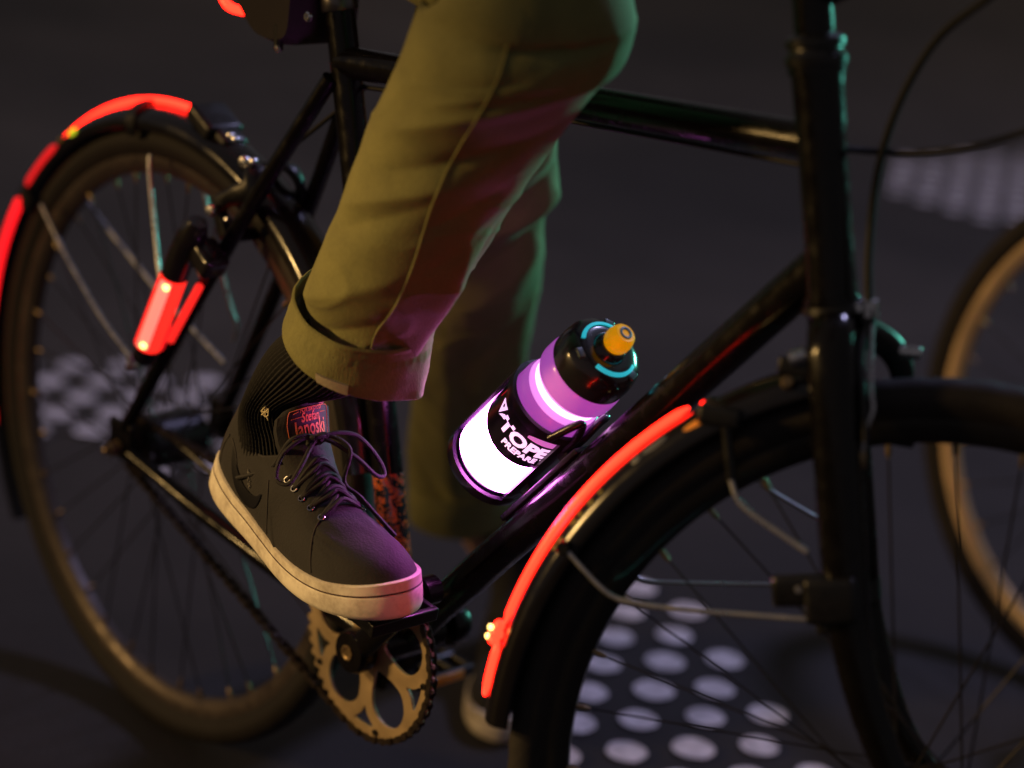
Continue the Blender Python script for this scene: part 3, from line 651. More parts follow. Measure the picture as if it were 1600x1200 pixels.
for k in range(3):
    bm = NB(); ph = radians(VPH-150+k*120); box(bm, C0+DT*28.6+(DN*cos(ph)-YAX*sin(ph))*30.5, 10, 7, 3, (DN*sin(ph)+YAX*cos(ph)), (DN*cos(ph)-YAX*sin(ph)), DT, bev=1); obj('cap_facet', bm, CFM, cap)
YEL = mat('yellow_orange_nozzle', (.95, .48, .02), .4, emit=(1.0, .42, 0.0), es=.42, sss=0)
bm = NB(); N0 = C0+DT*33
lathe(bm, [(8.5, 0), (9, 4), (10.5, 6), (11.6, 8), (12.4, 11), (12.5, 15), (11.8, 19), (10.4, 23), (8.6, 25), (5, 24.6)], N0, DT, 40); noz = obj('nozzle', bm, YEL, cap)
bm = NB(); lathe(bm, [(6.2, 24.2), (6.2, 25.6), (5.2, 26), (3.8, 25.6), (3.2, 23.5), (3.1, 22.5)], N0, DT, 24); obj('nozzle_valve', bm, mat('blue_grey_valve', (.12, .30, .40), .35), noz) if False else obj('nozzle_valve', bm, mat('blue_grey_valve', (.12, .30, .40), .35), cap)

# ------------------------------------------------------------------ saddle bag with a red wire light
bag = thing('saddle_bag', at(460, 40, 0), 'dark saddle bag with a small red light loop hanging behind the seat post', 'bag')
bm = NB(); rings = []
def BX(px, py, Y): return at(px, py, Y)
for i in range(13):
    t = i/12; Y = -42+84*t; e = min(1, sin(pi*(t*.9+.05))*1.6)
    P = [(500, 66), (455, 60), (428, 22), (405, -40), (430, -120), (500, -140), (515, -60), (512, 20)]
    cc = V((470, -30, 0)); ref0 = at(0, 0, Y)
    rings.append([at(cc.x+(px-cc.x)*(.82+.18*e), cc.y+(py-cc.y)*(.86+.14*e), 0)+YAX*Y for px, py in [(q.x, q.y) for q in spline([V((a, b, 0)) for a, b in P], 4, True)]])
bridge(bm, rings, True, True, True); obj('bag_body', bm, mat('black_bag_fabric', (.018, .012, .014), .8, bump=.5, bscale=500), bag)
bm = NB(); lathe(bm, [(2, 0), (5, .5), (5, 3), (3.5, 4.5), (2, 4.5), (1.6, 3)], at(484, 26, -44), (0, -1, 0), 18); obj('bag_bolt', bm, STEEL, bag)
bm = NB(); tube(bm, spline([at(430, 25, -30), at(410, 32, -32), at(388, 22, -32)], 5), 5.5, 12); tube(bm, [at(436, 38, -38), at(435, 78, -38)], 4.8, 12); obj('light_plug', bm, PLAST, bag)
bm = NB(); lathe(bm, [(4, 0), (4, 2), (2, 3)], at(435, 76, -41), (0, -1, -.4), 12); obj('plug_tip', bm, STAYM, bag)
bm = NB(); tube(bm, spline([at(325, -60, -32), at(342, -22, -32), at(352, 3, -32), at(364, 13, -32), at(388, 19, -32)], 6), 4.6, 12); obj('red_light_loop', bm, RED, bag)
# ------------------------------------------------------------------ person
KH = mat('khaki_trouser_cloth', (.178, .170, .056), .85, sheen=.04)
def cloth_nodes(m, wscale, amp=.5):
    n = m.node_tree; b = n.nodes['Principled BSDF']; L = n.links.new; tc = n.nodes.new('ShaderNodeTexCoord')
    mp = n.nodes.new('ShaderNodeMapping'); mp.inputs['Rotation'].default_value = (.3, .9, .2); mp.inputs['Scale'].default_value = (1, 1, .35); L(tc.outputs['Object'], mp.inputs[0])
    wv = n.nodes.new('ShaderNodeTexNoise'); wv.inputs['Scale'].default_value = wscale; wv.inputs['Detail'].default_value = 3; L(mp.outputs[0], wv.inputs['Vector'])
    n2 = n.nodes.new('ShaderNodeTexNoise'); n2.inputs['Scale'].default_value = 28; n2.inputs['Detail'].default_value = 6; L(tc.outputs['Object'], n2.inputs['Vector'])
    ad = n.nodes.new('ShaderNodeMath'); ad.operation = 'ADD'; L(wv.outputs['Fac'], ad.inputs[0]); L(n2.outputs['Fac'], ad.inputs[1])
    bp = n.nodes.new('ShaderNodeBump'); bp.inputs['Strength'].default_value = amp; bp.inputs['Distance'].default_value = .0012; L(ad.outputs[0], bp.inputs['Height']); L(bp.outputs[0], b.inputs['Normal'])
    col = tuple(b.inputs['Base Color'].default_value)[:3]
    r = n.nodes.new('ShaderNodeMapRange'); r.inputs[1].default_value = .6; r.inputs[2].default_value = 1.4; r.inputs[3].default_value = .74; r.inputs[4].default_value = 1.22
    L(ad.outputs[0], r.inputs[0]); mx = n.nodes.new('ShaderNodeVectorMath'); mx.operation = 'SCALE'; mx.inputs[0].default_value = col; L(r.outputs[0], mx.inputs['Scale']); L(mx.outputs[0], b.inputs['Base Color'])
cloth_nodes(KH, 850, .55)
NT = 144
def ring3(Lp, Rp, sag, Y, ratio=.85, dd=None):
    """a horizontal-ish section of a leg: left and right silhouette, how far its near side sags, the plane it hangs in"""
    c0 = at((Lp[0]+Rp[0])/2, (Lp[1]+Rp[1])/2, Y); z = depth(c0)
    A, B = atd(*Lp, z), atd(*Rp, z); c = (A+B)/2; u = (B-A)/2; ul = u.length
    wv = (-U_ - u.normalized()*(-U_).dot(u.normalized())).normalized()
    s = min(.95, sag/FPX*z/(ul*ratio)); vv = (-D_*sqrt(1-s*s) + wv*s)*(ul*ratio)
    return c, u, vv
def loft(rings3, m=10, disp=None, bm=None, expo=1.0, mi=0, n=NT):
    C = spline([r[0] for r in rings3], m); Uu = spline([r[1] for r in rings3], m); Vv = spline([r[2] for r in rings3], m)
    bm = bm or NB(); out = []; N = len(C)
    for i, (c, u, v) in enumerate(zip(C, Uu, Vv)):
        t = i/(N-1); R = []
        for k in range(n):
            th = 2*pi*k/n; d = u*cos(th)+v*sin(th)
            a = disp(th, t, c+d) if disp else 0
            R.append(c+d+d.normalized()*a)
        out.append(R)
    bridge(bm, out, mi=mi); return bm, out
def fold(th, t, a, b, w, h, sharp=1.5):
    """ridge along a line in (theta, t)"""
    ax, ay = a; bx, by = b; px, py = (th+pi/2) % (2*pi)-pi/2, t; ax_, bx_ = ax, bx
    sx = 60.0; sy = 480.0   # mm per radian and per unit t
    vx, vy = (bx_-ax_)*sx, (by-ay)*sy; qx, qy = (px-ax_)*sx, (py-ay)*sy; l2 = vx*vx+vy*vy
    k = max(0, min(1, (qx*vx+qy*vy)/l2)); dx, dy = qx-vx*k, qy-vy*k; d = sqrt(dx*dx+dy*dy)
    e = sin(pi*min(1, max(0, k*.96+.02)))**.5
    return h*e*math.exp(-(d/w)**sharp)
RF = [  # folds of the near leg: theta 0 = right silhouette, pi/2 = facing the camera, pi = left silhouette ; t 0 = knee, 1 = cuff
    ((2.5, .27), (.3, .13), 13, 7), ((2.3, .36), (.5, .25), 12, -5), ((1.9, .04), (.6, .02), 12, -5), ((2.9, .48), (1.3, .36), 12, 4), ((2.8, .55), (1.6, .42), 14, -3.5),
    ((.95, .52), (.42, 1.02), 14, 11), ((.30, .50), (.10, 1.0), 14, -11), ((1.25, .78), (.55, .99), 9, -5), ((2.95, .80), (1.5, .62), 14, 4), ((2.7, .90), (1.4, .76), 13, -4.5), ((2.9, .97), (1.7, .90), 9, 4),
    ((1.7, .98), (2.4, .86), 9, -5), ((2.2, .20), (1.1, .12), 10, 4), ((1.5, .5), (.8, .38), 13, -4), ((1.3, .62), (.6, .5), 12, -3), ((1.8, 1.0), (1.35, .80), 8, 3.5)]
def rdisp(th, t, p):
    a = 0
    for A, B, w_, h_ in RF: a += fold(th, t, A, B, w_, h_)
    q = V((p.x*.006+p.z*.004, p.y*.006, p.z*.010-p.x*.004)); rn = 1-min(1, 5*abs(noise.noise(q*1.9+V((7, 3, 1))))); a += 2.4*rn*rn*max(0, noise.noise(q*1.1+V((2, 9, 4)))+.25); a += 3.2*noise.noise(q) + 1.1*noise.noise(q*3.1) + .25*noise.noise(q*9)
    return a
QF = (70.1, -148.7, 120.0, -.0276, .0105, .0534, .333, 1.0237)
YL = -.75; QL = (-160-100*cos(YL), 306-100*sin(YL), -GZ+1, YL, 0, 0, 0, 1.03)
def mk(q, mir=1):
    tx, ty, tz, yaw, pit, rol, flex, sc = q; k = flex/180; c0 = 190*sc
    Mx = Matrix.Rotation(yaw, 3, 'Z') @ Matrix.Rotation(pit, 3, 'Y') @ Matrix.Rotation(rol, 3, 'X')
    def f(p):
        x, y, z = p[0]*sc, p[1]*sc*mir*.945, p[2]*sc*1.04; d = x-c0; a = d*k
        if abs(k) > 1e-6: x, z = sin(a)/k - sin(a)*z, (1-cos(a))/k + cos(a)*z
        else: x = d
        return Mx @ V((x, y, z)) + V((tx, ty, tz))
    return f
fR, fL = mk(QF, 1), mk(QL, -1)
# hidden body: one continuous skin from hips to feet
def body_mesh():
    hipc = V((-165, 60, 800)); J = [hipc, V((-165, -95, 770)), rr[0][0]+V((-20, 0, 10)), rr[9][0], fR(V((58, 0, 75))),
         V((-160, 190, 770)), rl[3][0], rl[12][0], fL(V((58, 0, 75))), V((-150, 40, 950)), V((-40, 30, 1180)), V((0, 30, 1260)), V((20, 30, 1330)), V((30, 30, 1420))]
    E_ = [(0, 1), (1, 2), (2, 3), (3, 4), (0, 5), (5, 6), (6, 7), (7, 8), (0, 9), (9, 10)]; Rr = [105, 70, 42, 18, 10, 70, 40, 18, 10, 120, 115]
    me = bpy.data.meshes.new('person'); base = W((-165, 60, 800)); me.from_pydata([tuple(W(j)-base) for j in J[:11]], E_, []); o = bpy.data.objects.new('person', me); COL.objects.link(o)
    sk = o.modifiers.new('s', 'SKIN'); sb = o.modifiers.new('b', 'SUBSURF'); sb.levels = sb.render_levels = 1
    for i, v in enumerate(me.skin_vertices[0].data): v.radius = (Rr[i]*.001,)*2; v.use_root = (i == 0)
    dg = bpy.context.evaluated_depsgraph_get(); m2 = bpy.data.meshes.new_from_object(o.evaluated_get(dg)); o.modifiers.clear(); o.data = m2; m2.name = 'person'
    m2.materials.append(mat('skin', (.45, .27, .19), .5, bump=.2, bscale=300)); 
    for p in m2.polygons: p.use_smooth = True
    o.location = base; BASE[o.name] = base; return o
PERSON_TAG = lambda o: tag(o, 'person in khaki trousers and dark sneakers astride the bicycle, one foot on the pedal', 'person')
# near (right) trouser leg
bm = NB()
hip = V((-165, -95, 775)); 
R_ST = [((655, 8), (994, 28), 70), ((634, 68), (978, 84), 66), ((607, 130), (938, 128), 60), ((577, 195), (880, 206), 55), ((553, 260), (829, 277), 50), ((531, 320), (797, 328), 46),
        ((508, 372), (771, 384), 46), ((487, 418), (733, 440), 50), ((478, 454), (684, 494), 50), ((486, 500), (656, 533), 40), ((500, 545), (630, 572), 34)]
Ys = [-112, -114, -116, -120, -124, -127, -130, -133, -135, -137, -138]
rr = [ring3(l, r, s, y) for (l, r, s), y in zip(R_ST, Ys)]
k0 = rr[0]
bm, outR = loft(rr, 22, rdisp, bm)
# knee and thigh: rings turning back towards the hip
def thigh(bm, k0, hipP, topR, n=NT, prev=None):
    kc, ku, kv = k0; ring0 = prev; out = [ring0]; kn = ku.cross(kv).normalized(); 
    if kn.z < 0: kn = -kn
    kneeC = kc + kn*40; dirT = (hipP-kneeC).normalized(); steps = 26
    for i in range(1, steps+1):
        t = i/steps
        if t < .35:
            a = t/.35; nn = (kn*(1-a)+dirT*a).normalized(); c = kc + kn*(40*sin(a*pi/2)) + dirT*(30*(1-cos(a*pi/2)))
        else:
            a = (t-.35)/.65; nn = dirT; c0 = kc+kn*40+dirT*30; c = c0.lerp(hipP, a)
        u = (ku - nn*ku.dot(nn)).normalized(); v = nn.cross(u)*(-1 if nn.cross(u).dot(kv) < 0 else 1)
        sc = 1+.10*t; 
        R = []
        for k in range(n):
            th = 2*pi*k/n; d = u*(cos(th)*ku.length*sc*(1-.22*min(1, t/.35))) + v*(sin(th)*kv.length*sc*(1+.12*t)); p = c+d
            q = p*.008; p = p+d.normalized()*(4*noise.noise(q)+2*noise.noise(q*2.7)+ (3.5*sin(t*34+1.3*sin(th*2)) if .0 < t < .4 and abs(sin(th)) > .2 else 0)*(.35+.65*(cos(th) < 0)))
            R.append(p)
        w_ = min(1, t/.12)
        R = [ring0[k].lerp(R[k], w_) for k in range(n)]
        out.append(R)
    bridge(bm, out); return out
thigh(bm, k0, hip, 95, prev=outR[0])
# far (left) trouser leg: straight, standing
L_ST = [((655, -40), (905, -20), 60), ((650, 60), (880, 80), 55), ((655, 160), (862, 185), 52), ((660, 230), (872, 240), 48), ((662, 290), (868, 290), 44), ((664, 345), (850, 345), 42), ((665, 410), (850, 408), 40),
        ((662, 480), (838, 482), 38), ((655, 550), (826, 550), 38), ((645, 625), (815, 625), 38), ((638, 700), (803, 705), 36), ((645, 765), (785, 772), 32), ((655, 800), (775, 806), 26)]
LY = [150, 168, 190, 208, 226, 246, 268, 292, 316, 342, 366, 384, 396]
LF = [((.2, .20), (1.6, .27), 14, 9), ((.1, .26), (1.5, .34), 10, -8), ((.15, .33), (1.5, .40), 12, 9), ((.1, .38), (1.7, .47), 12, -7), ((.3, .44), (2.0, .56), 15, 7), ((.5, .55), (2.2, .70), 14, -6),
      ((.4, .64), (1.3, .84), 15, 6), ((2.2, .60), (1.5, .95), 16, 6), ((1.9, .62), (1.2, .9), 14, -6), ((.2, .82), (2.4, .96), 12, 6), ((2.8, .80), (1.4, .92), 10, -5)]
def ldisp(th, t, p):
    a = 0
    for A, B, w_, h_ in LF: a += fold(th, t, A, B, w_, h_*1.35)
    q = p*.009; rn = 1-min(1, 5*abs(noise.noise(q*1.7))); a += 3*rn*rn*max(0, noise.noise(q*.8)+.3); return a + 3.5*noise.noise(q) + 1.5*noise.noise(q*2.9)
rl = [ring3(l, r, s, y) for (l, r, s), y in zip(L_ST, LY)]
_, outL = loft(rl, 16, ldisp, bm)
thigh(bm, rl[0], V((-160, 190, 800)), 95, prev=outL[0])
pel = []
for i in range(9):
    t = i/8; pel.append([V((-165+ (125+10*sin(pi*t))*cos(a), 50+(165)*sin(a), 720+260*t)) for a in [2*pi*k/48 for k in range(48)]])
bridge(bm, pel, True, True, True)
person = PERSON_TAG(body_mesh()); trou = obj('trousers', bm, KH, person)
bm = NB(); sp_ = []
for i in range(0, len(outR)-24, 2):
    t = i/(len(outR)-1); th = 1.72-.36*t+.04*sin(t*6); k = th/(2*pi)*NT; k0_ = int(k); e = k-k0_; p = outR[i][k0_].lerp(outR[i][k0_+1], e); c = sum(outR[i], V((0, 0, 0)))/NT; sp_.append(p+(p-c).normalized()*.25)
tube(bm, sp_, 1.1, 8); obj('seam', bm, KH, trou)
# turned-up cuff of the near leg
def cuff(rings, th=3.2, seed=0, parent=trou, wob=1.0):
    bm = NB(); m = 9
    C = spline([r[0] for r in rings], m); Uu = spline([r[1] for r in rings], m); Vv = spline([r[2] for r in rings], m); N = len(C); outer, inner = [], []
    for i, (c, u, v) in enumerate(zip(C, Uu, Vv)):
        t = i/(N-1); Ro, Ri = [], []
        for k in range(NT):
            a = 2*pi*k/NT; d = u*cos(a)+v*sin(a); p = c+d; q = p*.014+V((seed, 0, 0)); dn = d.normalized()
            w_ = wob*(2.6*noise.noise(q)+1.2*noise.noise(q*2.6)+.35*noise.noise(q*9)) + .5*sin(a*46+seed)*math.exp(-((t-.26)/.05)**2)
            aa = a if a < pi else a-2*pi; w_ += 6*t*math.exp(-((aa-.30)/.20)**2); w_ += -.9*math.exp(-((t-.22)/.035)**2) + 1.0*math.exp(-((t-.02)/.05)**2)
            Ro.append(p+dn*w_); Ri.append(p+dn*(w_-th))
        outer.append(Ro); inner.append(Ri)
    allr = outer + [[(outer[-1][k]+inner[-1][k])/2+(outer[-1][k]-outer[-2][k]).normalized()*1.2 for k in range(NT)]] + inner[::-1] + [[(outer[0][k]+inner[0][k])/2+(outer[0][k]-outer[1][k]).normalized()*1.3 for k in range(NT)]]
    bridge(bm, allr, loop=True); return obj('cuff', bm, KH, parent), outer
cf, co = cuff([ring3((460, 447), (681, 508), 70, -134, 1.0), ring3((452, 478), (674, 545), 64, -136, .98), ring3((445, 503), (667, 580), 58, -138, .96), ring3((450, 520), (661, 604), 52, -139, .93)])
bm = NB(); pts = [co[-8][k]+(co[-8][k]-co[-9][k])*0 for k in range(0, 4)]
cL = at(503, 578, -170)
def on_cuff(i, k, out=1.0):
    p = co[i][k % NT]; c = sum((q for q in co[i]), V((0, 0, 0)))/NT; return p + (p-c).normalized()*out
kk = min(range(NT), key=lambda k: ((lambda s: (s[0]-520)**2)((800+FPX*(co[-1][k]-CP).dot(R_)/depth(co[-1][k]), 0))) if (co[-1][k]-CP).dot(D_) < depth(sum((q for q in co[-1]), V((0, 0, 0)))/NT) else 1e9)
rings = []
for i in range(len(co)-10, len(co)):
    rings.append([on_cuff(i, kk+j, o) for j, o in ((-5, .3), (-5, 2.2), (-2, 2.8), (2, 2.8), (5, 2.2), (5, .3))])
rings.append([on_cuff(len(co)-1, kk+j, -6+o*.3) + (co[-1][kk]-co[-3][kk])*.5 for j, o in ((-5, .3), (-5, 2.2), (-2, 2.8), (2, 2.8), (5, 2.2), (5, .3))])
bridge(bm, rings, True, True, True); obj('cuff_loop', bm, mat('pale_tape', (.36, .31, .22), .8, bump=.5, bscale=600), cf)
cuff([ring3((638, 742), (800, 748), 38, 378, .92), ring3((636, 770), (798, 776), 37, 386, .92), ring3((638, 800), (792, 806), 36, 396, .92)], seed=3)

# shoes: modelled flat in their own coordinates (x from heel to toe, y negative = outer side of the right shoe), then bent and placed
SOLEM = mat('off_white_rubber_sole', (.80, .74, .62), .55, bump=.25, bscale=90, var=.10, vscale=45)
def dirt(m):
    n = m.node_tree; b = n.nodes['Principled BSDF']; L = n.links.new; tc = n.nodes.new('ShaderNodeTexCoord')
    t = n.nodes.new('ShaderNodeTexNoise'); t.inputs['Scale'].default_value = 14; t.inputs['Detail'].default_value = 8; t.inputs['Roughness'].default_value = .7; L(tc.outputs['Object'], t.inputs['Vector'])
    r = n.nodes.new('ShaderNodeValToRGB'); r.color_ramp.elements[0].position = .40; r.color_ramp.elements[0].color = (.40, .34, .28, 1); r.color_ramp.elements[1].position = .60; r.color_ramp.elements[1].color = (.84, .78, .66, 1)
    L(t.outputs['Fac'], r.inputs[0]); L(r.outputs[0], b.inputs['Base Color'])
dirt(SOLEM)
SUEDE = mat('charcoal_suede', (.013, .012, .014), .85, sheen=.04, bump=.5, bscale=420, var=.25, vscale=30)
LINEM = mat('dark_lining_fabric', (.035, .033, .038), .9, bump=.4, bscale=700)
LACEM = mat('black_lace', (.014, .013, .016), .75, bump=.8, bscale=900)
SWM = mat('black_leather_mark', (.004, .004, .006), .38, bump=.1, bscale=200)
SOCKM = mat('black_ribbed_knit', (.006, .0055, .007), .95, sheen=.0, bump=.6, bscale=900)
def lerpt(T, x):
    for (a, b), (c, d) in zip(T, T[1:]):
        if x <= c: return b+(d-b)*max(0, (x-a))/(c-a)
    return T[-1][1]
OUTN = [(-1, 0), (4, 17), (14, 26), (34, 32), (60, 34), (90, 35), (120, 39), (150, 45), (180, 49.5), (205, 51), (230, 49), (252, 43), (270, 33), (283, 19), (290, 0)]   # outer side
INN = [(290, 0), (286, 16), (276, 30), (260, 40), (238, 46), (210, 47), (180, 42), (150, 34), (115, 29), (85, 29), (55, 31), (32, 31), (13, 25), (3, 15), (-1, 0)]         # inner side
OUT = [(q.x, q.y) for q in spline([V((x, -y, 0)) for x, y in OUTN[:-1]]+[V((x, y, 0)) for x, y in INN[:-1]], 8, True)]
NO = len(OUT)
def foxh(x): return lerpt([(0, 38), (30, 36), (60, 31), (110, 27), (170, 27), (230, 28), (270, 31), (290, 33)], x)
def inset(P, d):
    n = len(P); o = []
    for i in range(n):
        a, b = P[(i-1) % n], P[(i+1) % n]; t = V((b[0]-a[0], b[1]-a[1], 0)).normalized(); o.append((P[i][0]-t.y*d, P[i][1]+t.x*d))
    return o
def topz(x): return lerpt([(0, 106), (9, 104), (20, 93), (36, 82), (58, 77), (84, 82), (108, 93), (128, 101)], x)
def vamp(x): return lerpt([(108, 106), (122, 102), (150, 90), (175, 78), (200, 69), (225, 61), (245, 56), (262, 50), (275, 43), (283, 37), (288, 32)], x)
OPEN = []
def upper_surf():
    """rings from foxing top up to the foot opening"""
    base = inset(OUT, 2.2); rings = []; K = 26
    for j in range(K+1):
        s = j/K; R = []
        for i in range(NO):
            x, y = base[i]; z0 = foxh(x)-3; 
            # opening target point for this outline point
            xo = 6 + (x+1)*(120-6)/291; ang = (x-0)/290
            yo = (-1 if y < 0 else 1)*lerpt([(0, 0), (.03, 9), (.08, 16), (.2, 23), (.45, 26), (.7, 25), (.9, 19), (.97, 11), (1, 0)], max(0, min(1, ang)))
            if abs(y) < .6: yo = 0
            tw = max(0, min(1, (x-110)/145)); tw = tw*tw*(3-2*tw)
            # side / heel path
            e = s**1.7; px = x+(xo-x)*(e*(1-tw)+s*tw); zt = topz(xo)
            bulge = 2.2*sin(pi*min(1, s*1.4))*(1-s)
            hw = abs(y); py = y+(yo-y)*(e*(1-tw)+(s**1.9)*tw) + (-bulge if y < 0 else bulge)
            zs = z0+(zt-z0)*(1-(1-s)**1.25)
            # toe path: height follows the vamp profile scaled across the width
            if px > 120:
                hh = lerpt(OUTN, px) if y < 0 else lerpt(sorted(INN), px); r_ = min(1, abs(py)/max(4, hh-2.2)); zv = z0+(vamp(px)-z0)*max(0, 1-r_**2.6)**.62
            else: zv = zt
            b_ = max(0, min(1, (px-120)/30)); b_ = b_*b_*(3-2*b_)
            z = zs*(1-b_)+zv*b_
            if s == 0: z = z0
            R.append(V((px, py, z)))
        rings.append(R)
    for _ in range(3):
        for j in range(1, K):
            rings[j] = [(rings[j][i]*2+rings[j-1][i]+rings[j+1][i]+rings[j][(i+1) % NO]+rings[j][(i-1) % NO])/6 for i in range(NO)]
    return rings
UP = upper_surf()
for j, R in enumerate(UP[2:], 2):
    for p in R:
        if 175 < p.x < 245 and p.z > 46: p.z -= 1.3*sin((p.x+.25*abs(p.y)+3*noise.noise(p*.05))*.42)**2*math.exp(-((p.x-212)/22)**2)
        p.z += .5*noise.noise(p*.045)
_b = bmesh.new(); bridge(_b, UP); bmesh.ops.recalc_face_normals(_b, faces=_b.faces); _b.faces.ensure_lookup_table(); UBV = BVHTree.FromBMesh(_b); _b.free()
def side(x, z, off=.6, sgn=-1):
    h = UBV.ray_cast(V((x, sgn*120, z)), V((0, -sgn, 0)))
    if h[0] is None: h = UBV.find_nearest(V((x, sgn*45, z)))
    n_ = h[1] if h[1].y*sgn > 0 else -h[1]; return h[0]+n_*off
def top(x, y, off=.6):
    h = UBV.ray_cast(V((x, y, 200)), V((0, 0, -1)))
    if h[0] is None: h = UBV.find_nearest(V((x, y, 80)))
    n_ = h[1] if h[1].z > 0 else -h[1]; return h[0]+n_*off
def line3(P, r, f, mm, par, nm, cyc=False, n=8, bm=None, m=7):
    b2 = NB(); pts = spline(P, m, cyc); tube(b2, [f(p) for p in pts], r, n); return obj(nm, b2, mm, par)
def shoe(q, mir, full):
    f = mk(q, mir); ub = NB()
    bridge(ub, [[f(p) for p in r] for r in UP])
    inn = [[f(V((p.x+(56-p.x)*.05*k, p.y*(1-.07*k), p.z-(k*7-2)))) for p in UP[-1]] for k in range(0, 6)]
    rim = [f(V((p.x, p.y*.98, p.z+1.6))) for p in UP[-1]]
    bridge(ub, [[f(p) for p in UP[-1]], rim]+inn, mi=1)
    sh = obj('shoe', ub, [SUEDE, LINEM], person, recalc=True)
    # sole with foxing band, dark pinstripe and a toe cap lip
    sb = NB(); rings = []
    for d, zf, zz in ((-1.0, 0, 1.5), (.6, 0, 5), (.9, .35, 0), (1.1, .62, 0), (.6, .66, 0), (-.2, .675, 0), (-.2, .705, 0), (.6, .72, 0), (.4, .97, 0), (-1.4, 1.0, 0), (-4, 1.0, 0)):
        P = inset(OUT, -d); rings.append([f(V((x, y, (zz if zf == 0 else foxh(x)*zf)))) for x, y in P])
    bot = [f(V((145+(x-145)*.97, y*.93, 0))) for x, y in OUT]
    vs = bridge(sb, [bot]+rings, capA=True, capB=True)
    sole = obj('sole', sb, [SOLEM], sh)
    lb = NB(); P = inset(OUT, -.25); P2 = inset(OUT, -.95); bridge(lb, [[f(V((x, y, foxh(x)*.675))) for x, y in P], [f(V((x, y, foxh(x)*.68))) for x, y in inset(OUT, -.9)], [f(V((x, y, foxh(x)*.712))) for x, y in inset(OUT, -.9)], [f(V((x, y, foxh(x)*.72))) for x, y in P]]); obj('pinstripe', lb, mat('dark_stripe', (.05, .02, .02), .5), sole)
    tb = NB()      # tongue
    TG = [(170, 22, 88), (153, 24, 99), (137, 27, 110), (128, 29, 120), (122, 30, 131), (120, 29, 141), (119, 21, 147)]
    front, back = [], []
    for x, w_, z in TG:
        front.append([f(V((x-(abs(a)**2)*13, w_*a, z-(abs(a)**2.2)*9))) for a in [-1+2*k/14 for k in range(15)]])
        back.append([f(V((x-5-(abs(a)**2)*13, w_*a, z-4-(abs(a)**2.2)*9))) for a in [-1+2*k/14 for k in range(15)]][::-1])
    bridge(tb, [a+b for a, b in zip(front, back)], True, True, True); tg = obj('tongue', tb, SUEDE, sh)
    def tong(u, v, off=0):   # u -1..1 across, v 0..1 up the tongue
        i = v*(len(TG)-1); k = min(len(TG)-2, int(i)); e = i-k; x, w_, z = [TG[k][j]*(1-e)+TG[k+1][j]*e for j in range(3)]
        return f(V((x+off*.75-(abs(u)**2)*13, w_*u, z+off*.65-(abs(u)**2.2)*9)))
    rows = [(192, 15, 27), (176, 17, 29), (161, 19, 30), (147, 20.5, 30), (134, 21.5, 30)]
    if not full: 
        for i, (x, yi, yo) in enumerate(rows): line3([top(x, -yo), top(x, -yo/2, 5), top(x, yo/2, 5), top(x, yo)], 2.4, f, LACEM, sh, 'lace')
        return sh, f
    # laces
    E = []
    for x, yi, yo in rows:
        for s in (-1, 1):
            e = top(x, s*(yo-4), 0.8); E.append(e); b2 = NB(); nrm = (top(x, s*(yo-4), 3)-e).normalized()
            torus(b2, f(e), (f(e+nrm)-f(e)), 2.9, .8, 18, 6); obj('eyelet', b2, STEEL, sh)
    for i, (x, yi, yo) in enumerate(rows[:-1]):
        a, b_ = top(x, -(yo-4), .5), top(x, yo-4, .5); x2 = x-4
        line3([a, top(x-1, -yi*.6, 5.5), top(x-3, 0, 8 if x > 150 else 12), top(x-1, yi*.6, 4.5), b_], 2.1, f, LACEM, sh, 'lace')
        nx = rows[i+1][0]
        line3([top(x, yo-4, 1), top(x-5, yi*.5, 7), V((x-9, 0, vamp(x-9)+10)), top(nx+4, -yi*.5, 7), top(nx, -(yo-4), 1)], 2.0, f, LACEM, sh, 'lace')
        line3([top(x, -(yo-4), 1), top(x-5, -yi*.5, 6), V((x-8, 0, vamp(x-8)+7)), top(nx+4, yi*.5, 6), top(nx, (yo-4), 1)], 2.0, f, LACEM, sh, 'lace')
    kz = V((142, -1, 119)); 
    b2 = NB(); 
    for k in range(3):
        tube(b2, [f(p) for p in spline([kz+V((4*cos(t+k), 8*sin(t+k*2), 4*sin(t*1.5+k))) for t in [2*pi*j/8 for j in range(8)]], 4)], 2.8, 8)
    obj('lace_knot', b2, LACEM, sh)
    for P in ([kz, kz+V((-4, -22, 4)), kz+V((-6, -48, -12)), kz+V((4, -60, -34)), kz+V((22, -52, -36)), kz+V((20, -34, -18)), kz+V((6, -12, -2)), kz],      # near loop
              [kz, kz+V((6, 22, 6)), kz+V((18, 50, 0)), kz+V((38, 70, -24)), kz+V((54, 72, -40)), kz+V((56, 58, -38)), kz+V((40, 38, -18)), kz+V((14, 12, 0)), kz],      # far loop
              [kz, kz+V((-6, -14, 6)), kz+V((-14, -34, 0)), side(98, 76, 3), side(82, 62, 2.5), side(62, 50, 2.4)],          # loose end with aglet on the near side
              [kz, kz+V((10, 16, 4)), kz+V((34, 30, -8)), top(180, 18, 4), top(205, 30, 3.5), top(226, 36, 3)]):
        line3([kz+(V(p)-kz)*.76 if (V(p)-kz).length > 1 and p is not P[-1] else V(p) for p in P], 2.1, f, LACEM, sh, 'lace')
    # seams of raised stitching
    ST_ = mat('grey_stitching', (.035, .032, .032), .8)
    for P in ([side(212, 30, .4), side(205, 44, .4), top(196, -34, .4), top(192, -24, .5), top(186, -12, .6), top(190, 0, .6), top(190, 14, .6)],
              [side(128, 30, .4), side(126, 48, .4), side(118, 66, .4), top(112, -33, .4)],
              [side(66, 36, .3), side(60, 50, .3), side(44, 66, .3), side(30, 72, .3)],
              [side(22, 40, .4), side(20, 58, .4), side(24, 72, .4)]):
        line3(P, .9, f, ST_, sh, 'stitching', n=6)
